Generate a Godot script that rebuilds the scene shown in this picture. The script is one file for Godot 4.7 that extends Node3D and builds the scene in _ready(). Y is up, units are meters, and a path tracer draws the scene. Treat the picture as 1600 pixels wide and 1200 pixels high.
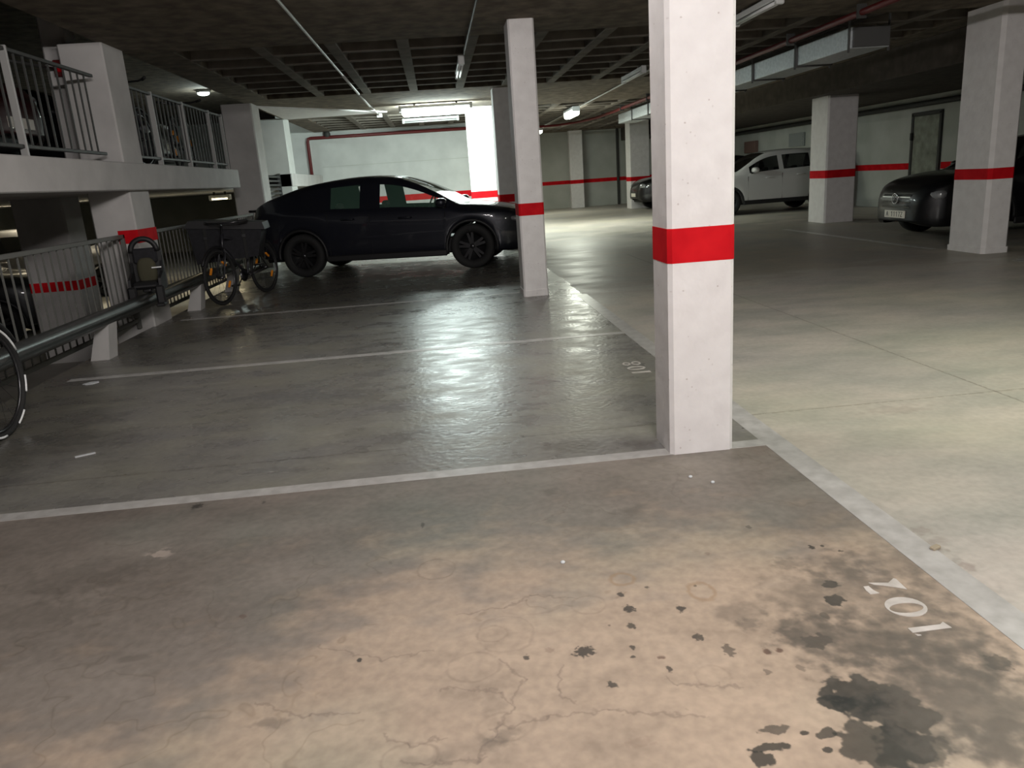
extends Node3D
# Underground car park. World axes: x to the right, y up, depth runs along -z. P(x, y, d) makes a point at depth d.

const HC := 2.87            # height of the ceiling soffit
const STAINS = [[0.939, 1.541, 0.093, 0.08, 0.9, 1], [0.99, 1.46, 0.09, 0.107, 0.85, 1], [0.902, 1.368, 0.117, 0.083, 0.8, 1], [0.874, 1.521, 0.057, 0.031, 0.9, 1], [1.122, 2.041, 0.03, 0.025, 0.9, 1], [1.09, 1.953, 0.031, 0.036, 0.9, 1], [1.019, 1.882, 0.014, 0.019, 0.6, 1], [0.649, 1.407, 0.048, 0.013, 0.85, 1], [0.683, 1.46, 0.038, 0.018, 0.7, 1], [0.613, 1.377, 0.031, 0.026, 0.85, 1], [0.792, 1.428, 0.031, 0.018, 0.8, 1], [0.769, 1.377, 0.012, 0.009, 0.85, 1], [0.742, 1.439, 0.013, 0.008, 0.85, 1], [0.939, 1.772, 0.044, 0.034, 0.75, 1], [0.886, 1.817, 0.041, 0.032, 0.7, 0], [0.945, 1.35, 0.095, 0.073, 0.6, 1], [0.953, 1.82, 0.107, 0.07, 0.55, 0], [1.041, 1.739, 0.174, 0.098, 0.5, 0], [1.14, 1.606, 0.202, 0.145, 0.5, 0], [1.176, 1.437, 0.157, 0.163, 0.5, 0], [1.374, 2.101, 0.173, 0.136, 0.38, 0], [1.19, 2.164, 0.109, 0.087, 0.3, 0], [1.278, 1.677, 0.144, 0.13, 0.4, 0], [0.777, 1.947, 0.084, 0.046, 0.4, 0], [0.79, 1.882, 0.039, 0.028, 0.55, 0], [1.051, 2.195, 0.048, 0.036, 0.45, 0], [1.16, 1.332, 0.094, 0.09, 0.5, 0], [1.342, 1.594, 0.038, 0.033, 0.55, 1], [1.207, 2.075, 0.114, 0.11, 0.35, 0], [1.026, 1.377, 0.083, 0.056, 0.45, 0], [1.462, 2.103, 0.077, 0.045, 0.3, 0], [0.296, 1.848, 0.032, 0.026, 0.85, 2], [0.473, 2.035, 0.021, 0.021, 0.85, 2], [0.625, 2.003, 0.017, 0.02, 0.85, 2], [0.458, 1.943, 0.015, 0.016, 0.8, 2], [0.628, 1.85, 0.016, 0.018, 0.8, 2], [0.689, 1.776, 0.019, 0.028, 0.65, 2], [0.436, 1.842, 0.009, 0.012, 0.8, 2], [0.425, 1.799, 0.007, 0.008, 0.8, 2], [0.507, 1.728, 0.008, 0.016, 0.8, 2], [0.343, 1.691, 0.016, 0.015, 0.8, 2], [0.134, 1.853, 0.009, 0.012, 0.8, 2], [0.467, 2.119, 0.012, 0.015, 0.8, 2], [0.559, 2.143, 0.008, 0.009, 0.7, 2], [0.711, 2.122, 0.006, 0.008, 0.7, 2], [1.178, 2.282, 0.01, 0.013, 0.85, 2], [1.215, 2.282, 0.008, 0.009, 0.8, 2], [1.257, 2.235, 0.01, 0.008, 0.7, 2], [0.754, 1.667, 0.011, 0.013, 0.5, 2], [0.844, 1.668, 0.011, 0.018, 0.4, 2], [-0.339, 1.933, 0.009, 0.009, 0.9, 2], [1.033, 2.474, 0.011, 0.015, 0.5, 2], [0.394, 1.96, 0.006, 0.006, 0.6, 2], [-0.876, 3.183, 0.009, 0.015, 0.6, 2], [-1.171, 3.216, 0.024, 0.03, 0.8, 2], [-0.173, 2.786, 0.008, 0.024, 0.6, 2], [0.787, 1.751, 0.013, 0.014, 0.8, 3], [0.822, 1.75, 0.012, 0.011, 0.8, 3], [0.501, 1.781, 0.012, 0.011, 0.7, 3], [0.203, 1.872, 0.014, 0.015, 0.3, 3], [0.819, 2.316, 0.011, 0.013, 0.3, 3], [-0.74, 2.243, 0.013, 0.016, 0.45, 3], [-0.118, 2.416, 0.067, 0.069, 0.5, 4], [0.357, 2.082, 0.055, 0.05, 0.35, 4], [0.048, 1.986, 0.045, 0.039, 0.28, 4], [-0.016, 1.838, 0.074, 0.063, 0.3, 4], [0.609, 1.673, 0.044, 0.048, 0.22, 4], [0.051, 1.586, 0.072, 0.05, 0.3, 4], [0.18, 2.119, 0.099, 0.055, 0.25, 4], [0.494, 2.211, 0.039, 0.036, 0.5, 5], [0.719, 2.085, 0.039, 0.051, 0.5, 5], [-0.183, 1.519, 0.068, 0.05, 0.45, 4], [0.086, 1.979, 0.084, 0.092, 0.25, 4], [0.543, 3.515, 0.129, 0.1, 0.5, 0], [0.883, 3.454, 0.077, 0.053, 0.35, 0], [0.65, 2.722, 0.073, 0.035, 0.4, 0], [0.368, 2.983, 0.032, 0.034, 0.5, 0], [0.811, 3.072, 0.162, 0.1, 0.22, 0], [0.495, 2.654, 0.167, 0.11, 0.25, 0], [-1.426, 2.631, 0.199, 0.113, 0.35, 0], [-1.45, 2.402, 0.183, 0.087, 0.35, 0], [-1.092, 2.581, 0.291, 0.12, 0.2, 0], [-0.547, 1.706, 0.042, 0.022, 0.4, 0], [0.016, 1.536, 0.033, 0.021, 0.4, 0], [-0.031, 1.523, 0.091, 0.042, 0.2, 0], [-1.025, 2.07, 0.05, 0.017, 0.4, 0], [-1.18, 2.773, 0.062, 0.057, 0.5, 6], [1.559, 2.217, 0.07, 0.05, 0.35, 7], [1.582, 2.054, 0.03, 0.033, 0.4, 7], [1.595, 2.308, 0.041, 0.036, 0.3, 7], [1.469, 2.858, 0.064, 0.064, 0.2, 0], [1.408, 3.237, 0.111, 0.08, 0.2, 7], [2.28, 3.583, 0.175, 0.078, 0.2, 7], [1.162, 1.487, 0.219, 0.193, 0.45, 0], [1.165, 1.761, 0.25, 0.168, 0.4, 0], [1.186, 1.962, 0.218, 0.151, 0.35, 0], [1.002, 2.001, 0.111, 0.138, 0.3, 0], [1.42, 1.912, 0.124, 0.129, 0.3, 0], [0.826, 2.661, 0.285, 0.167, 0.2, 0], [1.378, 2.524, 0.201, 0.155, 0.15, 0], [0.048, 1.552, 0.034, 0.024, 0.35, 0], [0.025, 1.662, 0.036, 0.034, 0.2, 0], [-0.152, 1.503, 0.075, 0.02, 0.25, 0], [0.359, 1.475, 0.044, 0.02, 0.15, 3], [0.933, 8.888, 0.429, 0.518, 0.3, 0], [1.171, 6.813, 0.099, 0.25, 0.4, 0]]
const CRACKS = [[[-0.105, 1.763], [0.046, 1.721], [0.072, 1.641], [0.017, 1.558], [-0.026, 1.481]], [[0.019, 1.580], [0.164, 1.600], [0.310, 1.597], [0.534, 1.532]], [[-0.248, 1.606], [-0.184, 1.561], [-0.091, 1.577]], [[0.057, 1.859], [0.119, 1.761], [0.074, 1.665]], [[0.229, 1.796], [0.195, 1.693], [0.235, 1.635]], [[0.485, 1.691], [0.510, 1.660], [0.668, 1.625]], [[-0.212, 1.513], [-0.152, 1.493], [-0.003, 1.487]], [[-0.043, 2.110], [0.098, 2.117], [0.187, 2.175], [0.324, 2.126]], [[0.249, 2.684], [0.388, 2.769], [0.434, 2.885]], [[-0.598, 1.790], [-0.452, 1.713], [-0.320, 1.701]], [[0.944, 3.036], [0.856, 2.844], [0.880, 2.708]], [[-0.464, 2.023], [-0.269, 1.922], [-0.123, 1.940]]]

var M := {}
var used := {}
var rng := RandomNumberGenerator.new()

func P(x: float, y: float, d: float) -> Vector3:
	return Vector3(x, y, -d)

# ---------------------------------------------------------------- node helpers
func numbered(called: String) -> String:
	if not used.has(called):
		used[called] = 0
		return called
	used[called] += 1
	return "%s_%03d" % [called, used[called]]

func tag(o: Node, label: String, category := "", group := "", kind := "") -> Node:
	if label != "": o.set_meta("label", label)
	if category != "": o.set_meta("category", category)
	if group != "": o.set_meta("group", group)
	if kind != "": o.set_meta("kind", kind)
	return o

func thing(called: String, label: String, category: String, at := Vector3.ZERO, turn := 0.0, group := "") -> Node3D:
	var o := Node3D.new()
	o.name = numbered(called)
	add_child(o)
	o.position = at
	o.rotation.y = turn
	tag(o, label, category, group)
	return o

func setting(called: String) -> Node3D:
	var o := Node3D.new()
	o.name = numbered(called)
	add_child(o)
	o.set_meta("kind", "structure")
	return o

func new_st(smooth := false) -> SurfaceTool:
	var st := SurfaceTool.new()
	st.begin(Mesh.PRIMITIVE_TRIANGLES)
	st.set_smooth_group(0 if smooth else -1)
	return st

func obj(called: String, st: SurfaceTool, mat: Material, parent: Node = null) -> MeshInstance3D:
	st.generate_normals()
	st.index()
	var mi := MeshInstance3D.new()
	mi.mesh = st.commit()
	return put(called, mi, mat, parent)

func put(called: String, mi: MeshInstance3D, mat: Material, parent: Node = null) -> MeshInstance3D:
	mi.material_override = mat
	mi.cast_shadow = GeometryInstance3D.SHADOW_CASTING_SETTING_ON
	if parent == null:
		mi.name = numbered(called)
		add_child(mi)
	else:
		mi.name = called
		parent.add_child(mi, true)
	return mi

func copy_mesh(called: String, mesh: Mesh, mat: Material, parent: Node, at: Vector3, basis := Basis.IDENTITY) -> MeshInstance3D:
	var mi := MeshInstance3D.new()
	mi.mesh = mesh
	mi.transform = Transform3D(basis, at)
	return put(called, mi, mat, parent)

func mesh_of(st: SurfaceTool) -> ArrayMesh:
	st.generate_normals()
	st.index()
	return st.commit()

# ---------------------------------------------------------------- shape helpers
func tri(st: SurfaceTool, a: Vector3, b: Vector3, c: Vector3) -> void:      # counter-clockwise from outside
	st.add_vertex(a); st.add_vertex(c); st.add_vertex(b)

func quad(st: SurfaceTool, a: Vector3, b: Vector3, c: Vector3, d: Vector3) -> void:
	tri(st, a, b, c); tri(st, a, c, d)

func poly_out(st: SurfaceTool, pts: Array, centre: Vector3) -> void:         # a flat convex face turned away from centre
	var n: Vector3 = (pts[1] - pts[0]).cross(pts[2] - pts[0])
	var mid := Vector3.ZERO
	for p in pts: mid += p
	mid /= pts.size()
	var flip := n.dot(mid - centre) < 0.0
	for i in range(1, pts.size() - 1):
		if flip: tri(st, pts[0], pts[i + 1], pts[i])
		else: tri(st, pts[0], pts[i], pts[i + 1])

func bbox(st: SurfaceTool, lo: Vector3, hi: Vector3, bevel := 0.0, xf := Transform3D.IDENTITY) -> void:
	var a := Vector3(minf(lo.x, hi.x), minf(lo.y, hi.y), minf(lo.z, hi.z))
	var b := Vector3(maxf(lo.x, hi.x), maxf(lo.y, hi.y), maxf(lo.z, hi.z))
	var c := xf * ((a + b) / 2.0)
	var h := (b - a) / 2.0
	var m := (a + b) / 2.0
	var e: float = minf(bevel, minf(h.x, minf(h.y, h.z)) * 0.98)
	var cv := func(sx: int, sy: int, sz: int, ax: int) -> Vector3:
		var v := Vector3(sx * (h.x - e), sy * (h.y - e), sz * (h.z - e))
		if ax == 0: v.x = sx * h.x
		elif ax == 1: v.y = sy * h.y
		else: v.z = sz * h.z
		return xf * (m + v)
	for s in [-1, 1]:
		poly_out(st, [cv.call(s, -1, -1, 0), cv.call(s, 1, -1, 0), cv.call(s, 1, 1, 0), cv.call(s, -1, 1, 0)], c)
		poly_out(st, [cv.call(-1, s, -1, 1), cv.call(1, s, -1, 1), cv.call(1, s, 1, 1), cv.call(-1, s, 1, 1)], c)
		poly_out(st, [cv.call(-1, -1, s, 2), cv.call(1, -1, s, 2), cv.call(1, 1, s, 2), cv.call(-1, 1, s, 2)], c)
	if e > 0.0:
		for s in [-1, 1]:
			for t in [-1, 1]:
				poly_out(st, [cv.call(s, t, -1, 0), cv.call(s, t, 1, 0), cv.call(s, t, 1, 1), cv.call(s, t, -1, 1)], c)
				poly_out(st, [cv.call(s, -1, t, 0), cv.call(s, 1, t, 0), cv.call(s, 1, t, 2), cv.call(s, -1, t, 2)], c)
				poly_out(st, [cv.call(-1, s, t, 1), cv.call(1, s, t, 1), cv.call(1, s, t, 2), cv.call(-1, s, t, 2)], c)
				for u in [-1, 1]:
					poly_out(st, [cv.call(s, t, u, 0), cv.call(s, t, u, 1), cv.call(s, t, u, 2)], c)

func box_part(called: String, lo: Vector3, hi: Vector3, mat: Material, parent: Node = null, bevel := 0.0) -> MeshInstance3D:
	var st := new_st()
	bbox(st, lo, hi, bevel)
	return obj(called, st, mat, parent)

func prism(st: SurfaceTool, poly: PackedVector2Array, xf: Transform3D, depth: float) -> void:   # outline in xy of xf, pushed along +z
	var pts := poly
	if not Geometry2D.is_polygon_clockwise(pts):
		pts = pts.duplicate()
	else:
		pts = pts.duplicate()
		pts.reverse()
	var n := pts.size()
	var idx := Geometry2D.triangulate_polygon(pts)
	for i in range(0, idx.size(), 3):
		var a := pts[idx[i]]
		var b := pts[idx[i + 1]]
		var c := pts[idx[i + 2]]
		if (b - a).cross(c - a) < 0.0:
			var t := b
			b = c
			c = t
		tri(st, xf * Vector3(a.x, a.y, depth), xf * Vector3(b.x, b.y, depth), xf * Vector3(c.x, c.y, depth))
		tri(st, xf * Vector3(a.x, a.y, 0), xf * Vector3(c.x, c.y, 0), xf * Vector3(b.x, b.y, 0))
	for i in n:
		var a := pts[i]
		var b := pts[(i + 1) % n]
		quad(st, xf * Vector3(a.x, a.y, 0), xf * Vector3(b.x, b.y, 0), xf * Vector3(b.x, b.y, depth), xf * Vector3(a.x, a.y, depth))

func tube(st: SurfaceTool, pts: Array, r: float, seg := 10, closed := false) -> void:
	var n := pts.size()
	var rings := []
	var side := Vector3.ZERO
	for i in n:
		var fwd: Vector3
		if closed: fwd = pts[(i + 1) % n] - pts[(i + n - 1) % n]
		elif i == 0: fwd = pts[1] - pts[0]
		elif i == n - 1: fwd = pts[i] - pts[i - 1]
		else: fwd = (pts[i + 1] - pts[i]).normalized() + (pts[i] - pts[i - 1]).normalized()
		fwd = fwd.normalized()
		if side == Vector3.ZERO:
			side = fwd.cross(Vector3.UP if absf(fwd.y) < 0.9 else Vector3.RIGHT).normalized()
		side = (side - fwd * side.dot(fwd)).normalized()
		var up := side.cross(fwd).normalized()
		var ring := []
		for k in seg:
			var a := TAU * k / seg
			ring.append(pts[i] + (side * cos(a) + up * sin(a)) * r)
		rings.append(ring)
	for i in (n if closed else n - 1):
		var r0: Array = rings[i]
		var r1: Array = rings[(i + 1) % n]
		for k in seg:
			var k2 := (k + 1) % seg
			quad(st, r0[k], r1[k], r1[k2], r0[k2])
	if not closed:
		for k in range(1, seg - 1):
			tri(st, rings[0][0], rings[0][k], rings[0][k + 1])
			tri(st, rings[n - 1][0], rings[n - 1][k + 1], rings[n - 1][k])

func lathe(st: SurfaceTool, prof: Array, xf: Transform3D, seg := 28, closed := false) -> void:   # prof of Vector2(radius, along z)
	var n := prof.size()
	for i in (n if closed else n - 1):
		var p: Vector2 = prof[i]
		var q: Vector2 = prof[(i + 1) % n]
		for k in seg:
			var a := TAU * k / seg
			var b := TAU * (k + 1) / seg
			var v0 := xf * Vector3(cos(a) * p.x, sin(a) * p.x, p.y)
			var v1 := xf * Vector3(cos(b) * p.x, sin(b) * p.x, p.y)
			var v2 := xf * Vector3(cos(b) * q.x, sin(b) * q.x, q.y)
			var v3 := xf * Vector3(cos(a) * q.x, sin(a) * q.x, q.y)
			if p.x > 0.0001: tri(st, v0, v1, v2)
			if q.x > 0.0001: tri(st, v0, v2, v3)

func blob_mesh(st: SurfaceTool, c: Vector3, r: Vector3, xf := Transform3D.IDENTITY, e := 1.0, nu := 14, nv := 9) -> void:   # rounded lump; e < 1 makes it boxier
	var pw := func(v: float) -> float: return signf(v) * pow(absf(v), e)
	var at := func(i: int, j: int) -> Vector3:
		var a := TAU * i / nu
		var b := PI * j / nv - PI / 2.0
		return xf * (c + Vector3(r.x * pw.call(cos(b)) * pw.call(cos(a)), r.y * pw.call(sin(b)), r.z * pw.call(cos(b)) * pw.call(sin(a))))
	for j in nv:
		for i in nu:
			quad(st, at.call(i, j), at.call(i, j + 1), at.call(i + 1, j + 1), at.call(i + 1, j))

# ---------------------------------------------------------------- materials
func noise_tex(seed_: int, freq: float, lo: Color, hi: Color, size := 256, oct := 4, kind := FastNoiseLite.TYPE_SIMPLEX_SMOOTH, mid := -1.0) -> ImageTexture:
	var n := FastNoiseLite.new()
	n.seed = seed_
	n.noise_type = kind
	n.frequency = freq
	n.fractal_octaves = oct
	var im := n.get_seamless_image(size, size, false, false, 0.2, true)
	var out := Image.create(size, size, false, Image.FORMAT_RGB8)
	for y in size:
		for x in size:
			var v := im.get_pixel(x, y).r
			if mid >= 0.0: v = smoothstep(mid - 0.12, mid + 0.12, v)
			out.set_pixel(x, y, lo.lerp(hi, v))
	return ImageTexture.create_from_image(out)

func mat(col: Color, rough := 0.8, metal := 0.0) -> StandardMaterial3D:
	var m := StandardMaterial3D.new()
	m.albedo_color = col
	m.roughness = rough
	m.metallic = metal
	return m

func mat_tex(tex: Texture2D, scale: float, rough := 0.85, bump: Texture2D = null, depth := 0.0, bump_same := true) -> StandardMaterial3D:
	var m := StandardMaterial3D.new()
	m.albedo_texture = tex
	m.roughness = rough
	m.uv1_triplanar = true
	m.uv1_world_triplanar = true
	m.uv1_triplanar_sharpness = 4.0
	m.uv1_scale = Vector3.ONE * scale
	if bump:
		m.heightmap_enabled = true
		m.heightmap_texture = bump
		m.heightmap_scale = depth
	return m

func lin(r: float, g: float, b: float) -> Color:
	return Color(r, g, b).linear_to_srgb()

func plaster_tex() -> ImageTexture:       # painted concrete with small pits and scuffs
	var n := fnoise(31, 0.012, 5)
	var im := n.get_seamless_image(512, 512, false, false, 0.2, true)
	var out := Image.create(512, 512, false, Image.FORMAT_RGB8)
	for y in 512:
		for x in 512:
			out.set_pixel(x, y, lin(0.72, 0.695, 0.69).lerp(lin(0.81, 0.79, 0.785), im.get_pixel(x, y).r))
	var r := RandomNumberGenerator.new()
	r.seed = 5
	for k in 130:
		var cx := r.randi_range(4, 507)
		var cy := r.randi_range(4, 507)
		var rad := r.randf_range(0.6, 2.2)
		var dark := r.randf_range(0.15, 0.6)
		for j in range(-3, 4):
			for i in range(-3, 4):
				var q := Vector2(i, j * r.randf_range(0.8, 1.2)).length()
				if q < rad:
					var p := out.get_pixel(cx + i, cy + j)
					out.set_pixel(cx + i, cy + j, p.lerp(lin(0.30, 0.24, 0.22), dark * (1.0 - 0.5 * q / rad)))
	return ImageTexture.create_from_image(out)

func make_materials() -> void:
	var rough_bump := noise_tex(5, 0.03, Color.BLACK, Color.WHITE, 256, 5)
	M.white = mat_tex(plaster_tex(), 0.9, 0.75, rough_bump, 0.3)
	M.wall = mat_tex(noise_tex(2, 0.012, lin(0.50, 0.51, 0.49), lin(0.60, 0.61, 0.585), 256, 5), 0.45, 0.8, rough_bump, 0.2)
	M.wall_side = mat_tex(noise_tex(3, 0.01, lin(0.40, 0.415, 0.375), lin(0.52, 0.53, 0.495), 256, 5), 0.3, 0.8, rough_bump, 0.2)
	M.slab_edge = mat_tex(noise_tex(6, 0.012, lin(0.42, 0.41, 0.40), lin(0.56, 0.545, 0.53), 256, 5), 0.5, 0.85, rough_bump, 0.25)
	M.red = mat_tex(noise_tex(4, 0.03, lin(0.50, 0.006, 0.012), lin(0.66, 0.012, 0.018), 128, 4), 1.3, 0.75)
	M.red.metallic_specular = 0.2
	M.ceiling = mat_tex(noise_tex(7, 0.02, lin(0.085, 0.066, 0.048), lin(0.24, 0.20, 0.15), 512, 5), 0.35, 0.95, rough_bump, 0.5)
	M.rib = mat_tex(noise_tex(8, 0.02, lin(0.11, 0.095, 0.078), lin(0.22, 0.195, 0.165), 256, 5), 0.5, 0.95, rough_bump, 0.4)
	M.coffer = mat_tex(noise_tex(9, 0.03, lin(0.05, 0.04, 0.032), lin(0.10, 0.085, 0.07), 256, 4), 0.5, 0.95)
	M.deck = mat_tex(noise_tex(10, 0.015, lin(0.26, 0.25, 0.225), lin(0.42, 0.40, 0.37), 256, 5), 0.3, 0.6)
	M.steel = mat_tex(noise_tex(11, 0.02, lin(0.05, 0.053, 0.053), lin(0.10, 0.104, 0.10), 256, 4), 1.2, 0.36)
	M.steel.metallic = 0.4
	M.zinc = mat_tex(noise_tex(12, 0.05, lin(0.46, 0.50, 0.52), lin(0.72, 0.76, 0.78), 256, 4, FastNoiseLite.TYPE_CELLULAR), 1.5, 0.45)
	M.zinc.metallic = 0.6
	M.zinc_strap = mat(lin(0.10, 0.10, 0.10), 0.6, 0.4)
	M.pipe_red = mat(lin(0.11, 0.006, 0.006), 0.5)
	M.fence_paint = mat(lin(0.13, 0.13, 0.12), 0.6)
	M.rail_paint = mat(lin(0.34, 0.34, 0.33), 0.5)
	M.bar_dark = mat(lin(0.045, 0.045, 0.042), 0.6)
	M.conduit = mat(lin(0.62, 0.62, 0.60), 0.5)
	M.housing = mat(lin(0.62, 0.63, 0.62), 0.45)
	M.tube_off = mat(lin(0.75, 0.76, 0.76), 0.25)
	M.black_plastic = mat(lin(0.010, 0.010, 0.011), 0.55)
	M.rubber = mat(lin(0.014, 0.014, 0.014), 0.8)
	M.black_gloss = mat(lin(0.008, 0.008, 0.009), 0.12)
	M.chrome = mat(lin(0.75, 0.76, 0.78), 0.15, 1.0)
	M.rim = mat(lin(0.09, 0.09, 0.095), 0.28, 0.85)
	M.seat = mat(lin(0.02, 0.02, 0.022), 0.85)
	M.lamp_glass = mat(lin(0.50, 0.52, 0.54), 0.08, 0.5)
	M.tail_glass = mat(lin(0.22, 0.004, 0.006), 0.12)
	M.plate = mat(lin(0.90, 0.86, 0.76), 0.5)
	M.ink = mat(lin(0.03, 0.03, 0.03), 0.6)
	M.reflective = mat(lin(0.86, 0.88, 0.88), 0.3)
	M.amber = mat(lin(0.85, 0.28, 0.02), 0.2)
	M.paper = mat(lin(0.60, 0.62, 0.64), 0.9)
	M.glass = mat(Color(0.55, 0.75, 0.65, 0.18), 0.03)
	M.glass.transparency = BaseMaterial3D.TRANSPARENCY_ALPHA
	M.glass_dark = mat(Color(0.03, 0.04, 0.04, 0.72), 0.04)
	M.glass_dark.transparency = BaseMaterial3D.TRANSPARENCY_ALPHA
	M.olive = mat(lin(0.06, 0.056, 0.033), 0.9)
	M.cloth_dark = mat_tex(noise_tex(13, 0.05, lin(0.008, 0.008, 0.010), lin(0.018, 0.018, 0.023), 128, 4), 2.0, 0.85)
	M.line_paint = mat_tex(noise_tex(14, 0.02, lin(0.36, 0.35, 0.335), lin(0.54, 0.53, 0.515), 512, 6), 0.9, 0.34)
	M.digit_paint = mat_tex(noise_tex(15, 0.03, lin(0.44, 0.41, 0.38), lin(0.64, 0.60, 0.57), 256, 5), 1.6, 0.6)
	M.debris = mat(lin(0.35, 0.30, 0.22), 0.9)
	M.box_grey = mat(lin(0.30, 0.32, 0.31), 0.6)
	M.box_brown = mat(lin(0.20, 0.12, 0.10), 0.7)
	M.door_paint = mat_tex(noise_tex(16, 0.015, lin(0.16, 0.17, 0.14), lin(0.34, 0.36, 0.30), 256, 4), 0.8, 0.6)
	M.louvre = mat(lin(0.05, 0.05, 0.05), 0.6)

func car_paint(c: Color, metal := 0.35, coat := 0.9) -> StandardMaterial3D:
	var m := mat(c, 0.38, metal)
	m.clearcoat_enabled = true
	m.clearcoat = coat
	m.clearcoat_roughness = 0.04
	return m

# ---------------------------------------------------------------- floor
var lut := PackedByteArray()
var n_big: FastNoiseLite
var n_streak: FastNoiseLite
var n_fine: FastNoiseLite
var n_warp: FastNoiseLite
var n_crack: FastNoiseLite
var n_mid: FastNoiseLite

func fnoise(seed_: int, freq: float, oct: int) -> FastNoiseLite:
	var n := FastNoiseLite.new()
	n.seed = seed_
	n.noise_type = FastNoiseLite.TYPE_SIMPLEX_SMOOTH
	n.frequency = freq
	n.fractal_octaves = oct
	return n

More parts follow.
